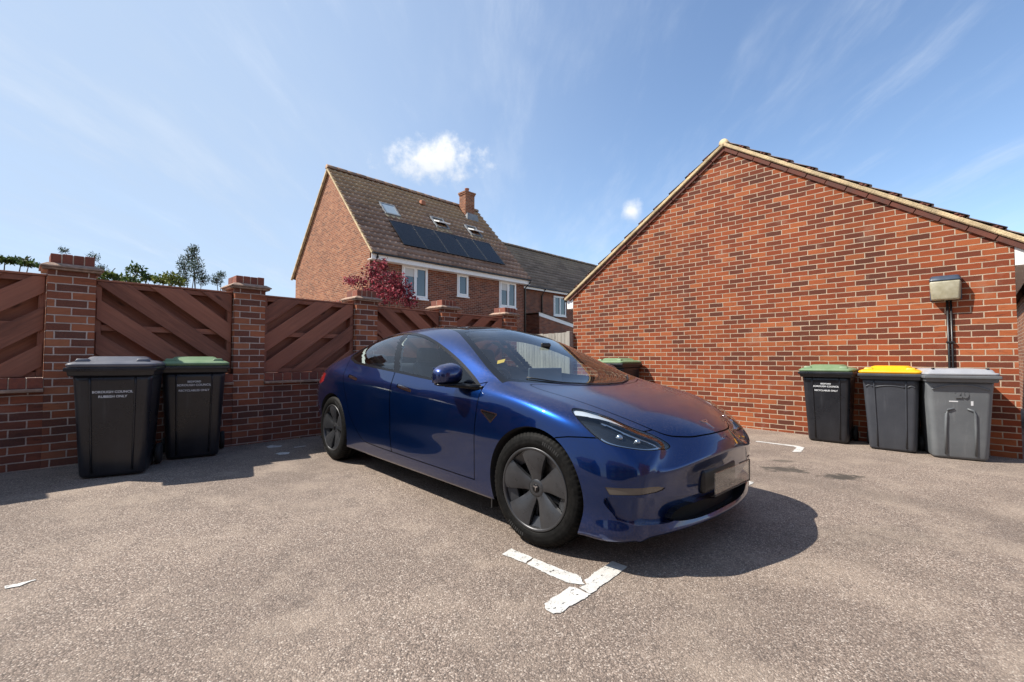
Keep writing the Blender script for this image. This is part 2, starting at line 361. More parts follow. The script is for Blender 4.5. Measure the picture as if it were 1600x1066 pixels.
def tile_mat(name, a, b, lich):
    m, T, p = new_mat(name); g = T.n('ShaderNodeTexCoord').outputs['Object']; uv = T.n('ShaderNodeUVMap').outputs[0]
    s = T.n('ShaderNodeSeparateXYZ', {0: uv})
    idv = T.n('ShaderNodeCombineXYZ', {0: T.m('FLOOR', s.outputs[0]), 1: T.m('FLOOR', s.outputs[1]), 2: 0.0}).outputs[0]
    r = T.n('ShaderNodeTexWhiteNoise', {'Vector': idv}, noise_dimensions='2D').outputs['Value']
    c = T.mix(r, a, b)
    n = T.noise(g, 0.8, 6, 0.7); n2 = T.noise(g, 7.0, 5, 0.7)
    vv = T.m('DIVIDE', s.outputs[1], 17.0)
    lf = T.m('MULTIPLY', T.mr(T.m('ADD', T.m('MULTIPLY', n, 0.9), T.m('MULTIPLY', vv, 0.45)), 0.62, 0.95), T.mr(n2, 0.35, 0.65, 0.35, 1.0))
    c = T.mix(lf, c, lich)
    setp(T, p, Base_Color=c, Roughness=0.9, Specular_IOR_Level=0.3); bump(T, p, n2, 0.006)
    return m
M['tile'] = tile_mat('roof_tile', (0.205, 0.130, 0.096), (0.33, 0.215, 0.158), (0.44, 0.30, 0.165))
M['tile_grey'] = tile_mat('roof_tile_grey', (0.13, 0.10, 0.078), (0.21, 0.16, 0.125), (0.28, 0.22, 0.15))
M['upvc'] = simple('white_upvc', (0.80, 0.80, 0.79), 0.35)
M['white'] = simple('white_board', (0.80, 0.79, 0.77), 0.5, var=0.05, scale=3)
M['black_pvc'] = simple('black_pvc', (0.012, 0.012, 0.013), 0.35)
M['lead'] = simple('lead_flashing', (0.20, 0.21, 0.22), 0.6, var=0.25, scale=6)
M['pane'] = simple('window_pane', (0.045, 0.06, 0.075), 0.04, Specular_IOR_Level=0.9)
M['sky_pane'] = simple('skylight_pane', (0.33, 0.39, 0.42), 0.08, Specular_IOR_Level=0.8)  # reflected sky is painted in as this pale blue-grey colour
M['curtain'] = simple('pale_blind', (0.55, 0.55, 0.53), 0.8)
M['solar'] = simple('solar_cell', (0.008, 0.009, 0.012), 0.28, var=0.2, scale=3, Specular_IOR_Level=0.22)
M['solar_frame'] = simple('solar_frame', (0.10, 0.105, 0.11), 0.4, 0.6)
M['pot'] = simple('clay_pot', (0.33, 0.12, 0.06), 0.8, var=0.2)
M['soil'] = simple('garden_ground', (0.07, 0.075, 0.035), 0.95, var=0.5, scale=1.5)
def plastic(name, col, rough, wear=0.35, dust=(0.30, 0.29, 0.28), streak=0.5):
    m, T, p = new_mat(name); g = T.n('ShaderNodeTexCoord').outputs['Object']
    n = T.noise(g, 3.0, 6, 0.65); sc = T.noise(T.map(g, scale=(30, 30, 2.5)), 1.0, 6, 0.7); f = T.noise(g, 45, 4, 0.7)
    c = T.mix(T.mr(n, 0.4, 0.75, 0, wear * 0.5), col, dust)
    c = T.mix(T.m('MULTIPLY', T.mr(sc, 0.56, 0.75), wear * streak), c, dust)
    c = T.mix(T.mr(f, 0.68, 0.74, 0, wear), c, dust)
    setp(T, p, Base_Color=c, Roughness=T.mr(n, 0.3, 0.7, rough * 0.8, min(1, rough * 1.25))); bump(T, p, f, 0.0008)
    return m
M['bin_black'] = plastic('bin_black', (0.009, 0.0105, 0.015), 0.30, 0.3, (0.10, 0.103, 0.115))
M['bin_slate'] = plastic('bin_slate', (0.036, 0.040, 0.050), 0.42, 0.25, (0.16, 0.165, 0.18))
M['bin_grey'] = plastic('bin_grey', (0.110, 0.119, 0.128), 0.5, 0.35, (0.34, 0.34, 0.34))
M['lid_grey'] = plastic('lid_grey', (0.27, 0.28, 0.305), 0.48, 0.5, (0.46, 0.46, 0.47))
M['lid_dark'] = plastic('lid_dark', (0.095, 0.098, 0.118), 0.40, 0.4, (0.26, 0.26, 0.28))
M['lid_green'] = plastic('lid_green', (0.125, 0.205, 0.105), 0.5, 0.45, (0.36, 0.40, 0.28))
M['lid_yellow'] = plastic('lid_yellow', (0.80, 0.38, 0.006), 0.4, 0.15, (0.75, 0.55, 0.2))
M['sticker_white'] = simple('white_lettering', (0.62, 0.63, 0.64), 0.6)
M['ghost'] = simple('faded_print', (0.085, 0.088, 0.095), 0.7)
M['rubber'] = simple('black_rubber', (0.014, 0.014, 0.014), 0.8)
M['lamp_cap'] = simple('lamp_cap', (0.040, 0.055, 0.085), 0.3, var=0.2)
def diffuser():
    m, T, p = new_mat('lamp_diffuser'); g = T.n('ShaderNodeTexCoord').outputs['Object']
    n = T.noise(g, 14.0, 4, 0.6)
    setp(T, p, Base_Color=T.mix(T.mr(n, 0.3, 0.7), (0.42, 0.38, 0.25), (0.60, 0.56, 0.42)), Roughness=0.35, Transmission_Weight=0.35)
    return m
M['diffuser'] = diffuser()
def leaf_mat(name, cols, trans=0.35):
    m, T, p = new_mat(name)
    r = T.n('ShaderNodeNewGeometry').outputs['Random Per Island']
    c = T.ramp(r, [(i / (len(cols) - 1), k) for i, k in enumerate(cols)])
    setp(T, p, Base_Color=c, Roughness=0.55, Specular_IOR_Level=0.35)
    tr = T.n('ShaderNodeBsdfTranslucent', {'Color': c})
    mx = T.n('ShaderNodeMixShader', {0: trans, 1: p.outputs[0], 2: tr.outputs[0]})
    T.t.links.new(mx.outputs[0], T.t.nodes['Material Output'].inputs['Surface'])
    return m
M['leaf_green'] = leaf_mat('leaf_green', [(0.020, 0.045, 0.010), (0.045, 0.085, 0.018), (0.09, 0.13, 0.025)])
M['leaf_lime'] = leaf_mat('leaf_lime', [(0.05, 0.085, 0.012), (0.12, 0.16, 0.03), (0.20, 0.22, 0.05)])
M['leaf_blue'] = leaf_mat('leaf_blue_green', [(0.022, 0.045, 0.026), (0.045, 0.078, 0.045), (0.085, 0.12, 0.065)])
M['leaf_red'] = leaf_mat('leaf_red', [(0.045, 0.006, 0.010), (0.15, 0.014, 0.028), (0.30, 0.036, 0.055), (0.50, 0.15, 0.17)], 0.4)
M['litter'] = leaf_mat('leaf_litter', [(0.05, 0.035, 0.02), (0.12, 0.08, 0.035), (0.22, 0.17, 0.05), (0.10, 0.11, 0.04)], 0.1)
M['bark'] = simple('bark', (0.085, 0.062, 0.045), 0.9, var=0.4, scale=14, bmp=0.006)

# ------------------------------------------------------------------ ground
def ground():
    xs = sorted(set([-300, -120, -60, -30, -16] + [x * 1.0 for x in range(-9, 10)] + [16, 30, 60, 120, 300]))
    ys = sorted(set([-300, -120, -60, -30, -14] + [y * 1.0 for y in range(-5, 14)] + [20, 30, 60, 120, 300]))
    V = [(x, y, G(x, y)) for y in ys for x in xs]; n = len(xs)
    F = [(j * n + i, j * n + i + 1, (j + 1) * n + i + 1, (j + 1) * n + i) for j in range(len(ys) - 1) for i in range(n - 1)]
    tag(pym('tarmac_ground', V, F, M['asphalt'], smooth=True), kind='structure')
ground()
def paint(name, polys, label):
    V = []; F = []
    for q in polys:
        P = []
        for a, b in zip(q, q[1:] + q[:1]):
            a = np.array(a); b = np.array(b); L = np.linalg.norm(b - a); k = max(1, int(L / 0.012)); nn = np.array([-(b - a)[1], (b - a)[0]]) / max(L, 1e-6)
            w = 0.0
            for i in range(k):
                w = 0.6 * w + rng.normal(0, 0.0022); P.append(a + (b - a) * i / k + nn * (w + (rng.random() < 0.06) * rng.uniform(-0.004, 0.009)))
        c0 = len(V)
        V += [(p[0], p[1], G(*p) + 0.004) for p in P]; F.append(tuple(range(c0, c0 + len(P))))
    bm = NB(); vs = [bm.verts.new(v) for v in V]
    for f in F: bm.faces.new([vs[i] for i in f])
    bmesh.ops.triangulate(bm, faces=bm.faces)
    for f in bm.faces:
        f.normal_update()
        if f.normal.z < 0: f.normal_flip()
    me = bpy.data.meshes.new(name); bm.to_mesh(me); bm.free()
    tag(link(name, me, M['line']), label, 'road marking')
paint('painted_line', [[(-0.057, 2.56), (-0.004, 2.637), (0.060, 2.573), (0.112, 2.52), (0.072, 2.452)],
                       [(0.079, 2.447), (0.120, 2.513), (0.345, 2.312), (0.352, 2.236), (0.264, 2.25)],
                       [(0.150, 2.010), (0.175, 1.985), (0.205, 1.990), (0.362, 2.142), (0.300, 2.205), (0.275, 2.212), (0.145, 2.060)],
                       [(0.363, 2.150), (0.604, 2.428), (0.545, 2.490), (0.480, 2.425), (0.360, 2.285), (0.358, 2.232), (0.318, 2.205)]],
      'cracked white T shaped bay marking on the tarmac beside the car front wheel')
paint('painted_line', [[(-2.346, 2.146), (-2.319, 2.123), (-2.28, 2.148), (-2.262, 2.205), (-2.275, 2.21), (-2.31, 2.165)]], 'short white paint dash near the left edge of the tarmac')
paint('painted_line', [[(3.262, 6.150), (3.302, 6.193), (3.656, 5.888), (3.676, 5.767), (3.449, 5.485), (3.350, 5.490), (3.470, 5.640), (3.560, 5.745), (3.58, 5.83)]], 'white L shaped bay marking before the garage wall bins')
paint('painted_line', [[(2.04, 4.235), (2.166, 4.12), (1.959, 3.894), (1.90, 3.93), (2.055, 4.10), (2.0, 4.16)]], 'white bay corner marking beyond the car number plate')
paint('paint_flake', [[(-2.86, 5.44), (-2.72, 5.43), (-2.70, 5.36), (-2.80, 5.30), (-2.87, 5.36)]], 'white paint flake in the fence shadow, nearest the wall')
paint('paint_flake', [[(-2.56, 5.06), (-2.46, 5.08), (-2.43, 4.99), (-2.50, 4.94), (-2.58, 5.0)]], 'largest white paint flake in the fence shadow, nearest the viewer')
paint('paint_flake', [[(-2.55, 5.35), (-2.45, 5.45), (-2.43, 5.43), (-2.52, 5.33)]], 'thin sliver of white paint beside the car rear wheel')

# ------------------------------------------------------------------ brick wall with piers and fence panels
FA = Vector((0.675, 0.738, 0)).normalized(); FB = Vector((-FA.y, FA.x, 0))   # along, and back from the viewer
P1 = Vector((-4.233, 4.36, 0)); STEP = 1.56; FROT = math.atan2(FA.y, FA.x)
def fl(s, t, z=0.0): return P1 + FA * s + FB * t + Vector((0, 0, z))
ZT = 0.79
def brick_pier(k):
    c = fl(k * STEP, 0.165); g = G(c.x, c.y)
    names = {-2: 'farthest left behind the viewer', -1: 'out at the left of the picture', 0: 'left of the grey lidded bin', 1: 'right of the green lidded bin', 2: 'beside the red leaved shrub', 3: 'second last over the car roof', 4: 'last one by the grey board fence'}
    t = thing('brick_pier', 'red brick fence pier with brick cap, ' + names[k], 'brick pier', (c.x, c.y, 0), FROT, 'brick piers between the fence panels')
    h = 0.168
    bm = NB(); box(bm, -h, h, -h, h, g - 0.25, 1.925); obj('shaft', bm, M['brick_fence'], t)
    bm = NB(); box(bm, -h - .040, h + .040, -h - .040, h + .040, 1.926, 1.947, .004); box(bm, -h - .055, h + .055, -h - .055, h + .055, 1.948, 1.9625, .003)
    hexa(bm, [(-h - .052, -h - .052, 1.963), (h + .052, -h - .052, 1.963), (h + .052, h + .052, 1.963), (-h - .052, h + .052, 1.963), (-h - .008, -h - .008, 1.992), (h + .008, -h - .008, 1.992), (h + .008, h + .008, 1.992), (-h - .008, h + .008, 1.992)], .004)
    obj('tile_creasing', bm, M['slab'], t)
    bm = NB(); w = (2 * h - .02) / 4
    for i in range(4):
        for j in range(2):
            x0 = -h + .01 + i * w; y0 = -h + .01 + j * (h - .01); dz = rng.uniform(-.004, .004)
            box(bm, x0 + .003, x0 + w - .003, y0 + .003, y0 + h - .013, 1.985, 2.085 + dz, .004)
    obj('cap', bm, M['cap'], t)
    bm = NB(); box(bm, -h + .016, h - .016, -h + .016, h - .016, 1.98, 2.078); obj('cap_mortar', bm, M['mortar'], t)
for k in range(-2, 5): brick_pier(k)
def low_wall(k):
    s0 = k * STEP + 0.168; s1 = (k + 1) * STEP - 0.168
    c = fl(s0, 0.0); g = min(G(c.x, c.y), G(*fl(s1, 0).xy))
    nm = {-2: 'behind the viewer', -1: 'at the left edge', 0: 'behind the two bins', 1: 'behind the rear of the blue car', 2: 'below the third fence panel', 3: 'below the last fence panel'}[k]
    t = thing('garden_wall', 'low dark red brick wall with brick coping ' + nm, 'wall', (c.x, c.y, 0), FROT, 'low brick walls under the fence panels')
    L = s1 - s0
    bm = NB(); box(bm, 0.001, L - 0.001, 0.004, 0.225, g - 0.25, ZT - .013); obj('brickwork', bm, M['brick_dark'], t)
    bm = NB()
    box(bm, 0.002, L - .002, -.048, .262, ZT - .012, ZT + .020, .006); obj('tile_creasing', bm, M['slab'], t)
    bm = NB(); n = int(L / 0.105); w = L / n
    for i in range(n):
        dz = rng.uniform(-.003, .003); dy = rng.uniform(-.003, .003)
        box(bm, i * w + .004, (i + 1) * w - .004, -.012 + dy, .236 + dy, ZT + .021, ZT + .118 + dz, .004)
    obj('coping', bm, M['cap'], t)
    bm = NB(); box(bm, .002, L - .002, -.004, .228, ZT + .0205, ZT + .110); obj('coping_mortar', bm, M['mortar'], t)
for k in range(-2, 4): low_wall(k)
def add_grain(o, dirs=None):
    """per-corner grain coordinates: x along the longest edge of each board (by loose part)"""
    me = o.data; bm = NB(); bm.from_mesh(me); bm.verts.ensure_lookup_table()
    seen = set(); co = {}
    for v in bm.verts:
        if v.index in seen: continue
        st = [v]; comp = []; seen.add(v.index)
        while st:
            a = st.pop(); comp.append(a)
            for e in a.link_edges:
                b = e.other_vert(a)
                if b.index not in seen: seen.add(b.index); st.append(b)
        es = {e for a in comp for e in a.link_edges}
        le = max(es, key=lambda e: e.calc_length()); d = (le.verts[1].co - le.verts[0].co).normalized()
        o1 = d.orthogonal(); 
        n = Vector((0, 1, 0)); s = n.cross(d) if n.cross(d).length > 0.1 else Vector((0, 0, 1)).cross(d)
        for a in comp: co[a.index] = (a.co.dot(d), a.co.dot(s), 0)
    bm.free()
    at = me.attributes.new('grain', 'FLOAT_VECTOR', 'POINT')
    at.data.foreach_set('vector', np.array([co[i] for i in range(len(me.vertices))], float).ravel())
def clip_board(a, b, w, x0, x1, z0, z1):
    """board centre line a->b of width w clipped to a rectangle; returns polygon"""
    d = np.array(b, float) - np.array(a, float); d /= np.linalg.norm(d); n = np.array([-d[1], d[0]])
    P = [np.array(a) - d * 5 - n * w / 2, np.array(b) + d * 5 - n * w / 2, np.array(b) + d * 5 + n * w / 2, np.array(a) - d * 5 + n * w / 2]
    for ax, lim, sg in ((0, x0, 1), (0, x1, -1), (1, z0, 1), (1, z1, -1)):
        Q = []
        for p, q in zip(P, P[1:] + P[:1]):
            ip = (p[ax] - lim) * sg >= 0; iq = (q[ax] - lim) * sg >= 0
            if ip: Q.append(p)
            if ip != iq: Q.append(p + (q - p) * (lim - p[ax]) / (q[ax] - p[ax]))
        P = Q
        if len(P) < 3: return None
    return P
def fence_panel(k, up):
    s0 = k * STEP + 0.172; s1 = (k + 1) * STEP - 0.172; L = s1 - s0; z0 = ZT + .122; z1 = 1.885
    c = fl(s0, 0.10)
    nm = {-2: 'behind the viewer', -1: 'at the left edge, boards rising to the right', 0: 'behind the two bins, boards falling to the right', 1: 'left of the red shrub, boards rising to the right', 2: 'right of the red shrub, boards falling to the right', 3: 'last on the right, boards rising'}[k]
    t = thing('fence_panel', 'dark brown diagonal board fence panel ' + nm, 'fence panel', (c.x, c.y, 0), FROT, 'diagonal board fence panels')
    bm = NB(); e = .048
    for x in (0.001, L - e - .001): box(bm, x, x + e, -.022, .094, z0, z1 - .022, .003)
    box(bm, 0.001, L - .001, -.036, .098, z1 - .021, z1, .003)
    box(bm, e + .002, L - e - .002, -.022, .022, z1 - .075, z1 - .023, .003)
    box(bm, e + .002, L - e - .002, -.022, .022, z0, z0 + .05, .003)
    o = obj('frame', bm, M['wood'], t); add_grain(o)
    bm = NB(); box(bm, e + .002, L - e - .002, -.012, .018, (z0 + z1) / 2 - .03, (z0 + z1) / 2 + .03, .003)
    o = obj('rail', bm, M['wood'], t); add_grain(o)
    sl_ = math.tan(math.radians(37)) * (1 if up else -1)
    for side, ph in ((0, 0.0), (1, 0.5)):
        bm = NB(); per = .345
        for i in range(-6, 10):
            zc = z0 + (i + ph) * per
            wd = (.172 if side == 0 else .262) + rng.uniform(-.006, .006); tl = rng.uniform(-.006, .006)
            P = clip_board((0, zc), (L, zc + (sl_ + tl) * L), wd, .012, L - .012, z0 + .006, z1 - .026)
            if P is None: continue
            y = -.040 if side == 0 else .075
            prism(bm, [(p[0], y, p[1]) for p in P], (0, .016, 0))
        bmesh.ops.bevel(bm, geom=list(bm.edges), offset=.002, segments=1, affect='EDGES')
        o = obj('front_boards' if side == 0 else 'back_boards', bm, M['wood'], t); add_grain(o)
for k, up in ((-2, False), (-1, True), (0, False), (1, True), (2, False), (3, True)): fence_panel(k, up)

# grey close-board fence between the last pier and the garage
def grey_fence():
    a = Vector((1.30, 9.80, 0)); b = Vector((-0.02, 11.45, 0)); d = (b - a); L = d.length; d.normalize(); rz = math.atan2(d.y, d.x)
    g = G(a.x, a.y)
    t = thing('grey_fence', 'weathered grey close board fence beside the garage corner', 'fence', (a.x, a.y, g), rz)
    top = 1.665 - g
    bm = NB(); x = 0.12
    while x < L:
        w = .098; h = top - .012 + rng.uniform(-.006, .006)
        hexa(bm, [(x, .018, .06), (x + w + .012, .006, .06), (x + w + .012, .024, .06), (x, .030, .06), (x, .018, h), (x + w + .012, .006, h), (x + w + .012, .024, h), (x, .030, h)])
        x += w
    o = obj('boards', bm, M['wood_grey'], t); add_grain(o)
    bm = NB(); box(bm, .02, .115, -.03, .065, 0, top + .008, .004); o = obj('post', bm, M['wood_grey'], t); add_grain(o)
    bm = NB()
    for z in (.3, .9, 1.4): box(bm, .12, L, -.05, .003, z, z + .07)
    o = obj('rail', bm, M['wood_grey'], t); add_grain(o)
grey_fence()

# ------------------------------------------------------------------ roof tiles
def tiles(bm, o, a, v, length, slope, pitch, rows, amp=.026, step=.034, seg=6, uvl=None):
    """interlocking tiles: rolls across, stepped courses up the slope"""
    a = Vector(a).normalized(); v = Vector(v).normalized(); n = a.cross(v)
    if n.z < 0: n = -n
    nu = int(round(length / pitch)); us = np.linspace(0, length, nu * seg + 1)
    prof = [amp * max(0.0, math.sin(2 * PI * (u / pitch))) ** 0.8 if math.sin(2 * PI * u / pitch) > 0 else amp * 0.12 * math.sin(2 * PI * u / pitch) for u in us]
    gz = slope / rows; uv = bm.loops.layers.uv.verify()
    for r in range(rows):
        jit = rng.uniform(-.004, .004); rings = []
        for (w, lift) in ((r * gz, 0.0), (r * gz, step), ((r + 1) * gz + .002, .004)):
            rings.append([bm.verts.new(Vector(o) + a * u + v * (w + (jit if lift != .004 else 0)) + n * (prof[i] + lift)) for i, u in enumerate(us)])
        for q, (A, B) in enumerate(zip(rings, rings[1:])):
            for i in range(len(us) - 1):
                f = bm.faces.new((A[i], A[i + 1], B[i + 1], B[i])); f.smooth = True
                for l in f.loops: l[uv].uv = (us[i] / pitch * 0.5 + 0.01, r + 0.5)
def slope_obj(name, mat, parent, *args, **kw):
    bm = NB(); tiles(bm, *args, **kw)
    me = bpy.data.meshes.new(name); bm.to_mesh(me); bm.free()
    return link(name, me, mat, parent)
def halfround(bm, a, b, r, unit=.42):
    a = Vector(a); b = Vector(b); d = (b - a); L = d.length; d.normalize(); s = d.cross(Vector((0, 0, 1))).normalized(); n = max(1, int(L / unit))
    for i in range(n):
        p = a + d * (L * i / n); q = a + d * (L * (i + 1) / n - .008); e = rng.uniform(-.006, .006)
        R = []
        for c, rr in ((p, r * 1.06), (q, r)):
            R.append([bm.verts.new(c + s * math.cos(t) * rr + Vector((0, 0, math.sin(t) * rr + e))) for t in np.linspace(-.15, PI + .15, 13)])
        for k in range(12): bm.faces.new((R[0][k], R[0][k + 1], R[1][k + 1], R[1][k]))
        bm.faces.new(R[0][::-1]); bm.faces.new(R[1])
def litter():
    V = []; F = []
    for _ in range(150):
        s_ = rng.uniform(-1.5, 6.2); q = fl(s_, -abs(rng.normal(0, .07)) - .012)
        if rng.random() < .35:
            u = rng.uniform(.2, 6.2); q = Vector((1.33, 9.86, 0)) + Vector((.702, -.712, 0)) * u + Vector((-.712, -.702, 0)) * (abs(rng.normal(0, .06)) + .012)
        a = rng.uniform(0, PI); l = rng.uniform(.006, .020); z = G(q.x, q.y) + .006; d = Vector((math.cos(a), math.sin(a), 0)) * l; e = Vector((-d.y, d.x, 0)) * .5; b = len(V)
        V += [(q - d).to_tuple()[:2] + (z,), (q + e).to_tuple()[:2] + (z + rng.uniform(0, .006),), (q + d).to_tuple()[:2] + (z,), (q - e).to_tuple()[:2] + (z + rng.uniform(0, .004),)]
        F.append((b, b + 1, b + 2, b + 3))
    tag(pym('leaf_litter', V, F, M['litter']), kind='stuff')
litter()
# ------------------------------------------------------------------ garage
def garage():
    U = Vector((0.702, -0.712, 0)).normalized(); N = Vector((0.71, 0.70, 0)).normalized(); N = Vector((-U.y, U.x, 0))
    A = Vector((1.33, 9.86, 0)); L = 6.45; D = 5.6; rz = math.atan2(U.y, U.x)
    t = thing('brick_garage', 'red brick garage with plain gable wall and tiled roof, right of the car', 'garage', (A.x, A.y, 0), rz)
    ez = 2.47; az = 4.66; hx = L / 2
    bm = NB(); prism(bm, [(0, 0, -.5), (L, 0, -.5), (L, 0, ez), (hx, 0, az), (0, 0, ez)], (0, D, 0)); obj('wall', bm, M['brick'], t)
    sl_ = (az - ez) / hx; k = math.hypot(1, sl_); cx, sx = 1 / k, sl_ / k
    def strip(name, mat, d0, d1, y0, y1, ext, bev=.004, parts=1, jit=0.0):
        for sgn in (-1, 1):
            bm = NB()
            n = Vector((sgn * sx, 0, cx)); dn = Vector((sgn * cx, 0, -sx)); ap = Vector((hx, 0, az))
            Ls = hx * k + ext
            for i in range(parts):
                l0 = Ls * i / parts; l1 = Ls * (i + 1) / parts - (.012 if parts > 1 else 0)
                p = []
                for dd in (d0, d1):
                    for l in (l0, l1):
                        q = ap + n * dd + dn * l
                        if i == 0 and l == l0: q = ap + Vector((sgn * .0006, 0, dd * k))
                        p.append(q)
                j = rng.uniform(-jit, jit)
                prism(bm, [(q.x, y0 + j, q.z) for q in (p[0], p[1], p[3], p[2])], (0, y1 - y0, 0))
            if bev: bmesh.ops.bevel(bm, geom=list(bm.edges), offset=bev, segments=1, affect='EDGES')
            obj(name, bm, mat, t)
    strip('undercloak', M['undercloak'], -.066, -.004, -.030, -.002, .16, .002, 14, .004)
    strip('verge', M['verge'], .0, .056, -.058, .05, .22, .010, 1)
    for s_, nm in ((-1, 0), (1, 1)):
        o_ = Vector((hx, -.045, az)) + Vector((s_ * cx, 0, -sx)) * (hx * k + .25) + Vector((s_ * sx, 0, cx)) * .062
        slope_obj('roof', M['tile'], t, o_, (0, 1, 0), (-s_ * cx, 0, sx), D + .1, hx * k + .25, .30, 11, amp=.022, step=.034)
    for s_ in (-1, 1):   # mortar lumps standing out of the verge at the tile ends
        n = Vector((s_ * sx, 0, cx)); dn = Vector((s_ * cx, 0, -sx)); Ls = hx * k + .25
        for i in range(11):
            bm = NB(); c = Vector((hx, -.040, az)) + dn * (Ls * (i + .06) / 11 + .28) + n * .072
            for e_ in range(4):
                q = c + dn * (e_ - 1.5) * .022 + Vector((0, rng.uniform(-.010, .015), 0)) + n * rng.uniform(-.010, .008)
                bmesh.ops.create_icosphere(bm, subdivisions=2, radius=rng.uniform(.012, .020), matrix=Matrix.Translation(q) @ Matrix.Diagonal((1.4, .8, .75, 1)))
            for v in bm.verts: v.co += Vector(rng.normal(0, .003, 3))
            obj('mortar_lump', bm, M['undercloak'], t, smooth=True)
    bm = NB(); halfround(bm, (hx, -.055, az + .050), (hx, D, az + .050), .072); obj('ridge_tile', bm, M['verge'], t, smooth=True)
    for x0, x1 in ((-.17, -.004), (L + .004, L + .17)):
        bm = NB(); box(bm, x0, x1, .002, D, ez - .30, ez - .045, .004); obj('eaves_box', bm, M['white'], t)
        bm = NB(); g0 = x0 - .10 if x0 < 0 else x1 + .002; box(bm, g0, g0 + .095, .01, D, ez - .14, ez - .06, .02); obj('gutter', bm, M['black_pvc'], t)
    # wall light on this gable: a thing of its own
    # px (1452-1503, 428-468)
    s = 5.86; lz = 1.935
    o = A + U * s
    l = thing('wall_lamp', 'dirty bulkhead wall light with blue grey cap on the garage brickwork', 'wall lamp', (o.x, o.y, lz), rz)
    bm = NB(); hexa(bm, [(-.150, -.150, .115), (.150, -.150, .115), (.158, -.003, .112), (-.158, -.003, .112), (-.125, -.105, .185), (.125, -.105, .185), (.135, -.003, .190), (-.135, -.003, .190)], .022, 3); obj('cap', bm, M['lamp_cap'], l, True)
    bm = NB(); hexa(bm, [(-.125, -.128, -.12), (.125, -.128, -.12), (.135, -.022, -.12), (-.135, -.022, -.12), (-.142, -.142, .114), (.142, -.142, .114), (.148, -.022, .114), (-.148, -.022, .114)], .020, 3); obj('diffuser', bm, M['diffuser'], l, True)
    bm = NB(); box(bm, -.145, .145, -.021, -.003, -.118, .112, .004); obj('back_plate', bm, M['lamp_cap'], l)
    bm = NB(); tube(bm, [(-.09, -.075, .075), (.09, -.075, .075)], .016, 12); obj('bulb', bm, M['white'], l, True)
    bm = NB(); tube(bm, [(.012, -.022, -.121), (.012, -.022, -1.80)], .013, 10); tube(bm, [(.044, -.020, -.121), (.044, -.020, -1.80)], .011, 10); obj('conduit', bm, M['black_pvc'], l, True)
    bm = NB(); box(bm, -.012, .068, -.042, -.003, -.655, -.635, .004); obj('clip', bm, M['black_pvc'], l)
    return A, U, N
GA, GU, GN = garage()

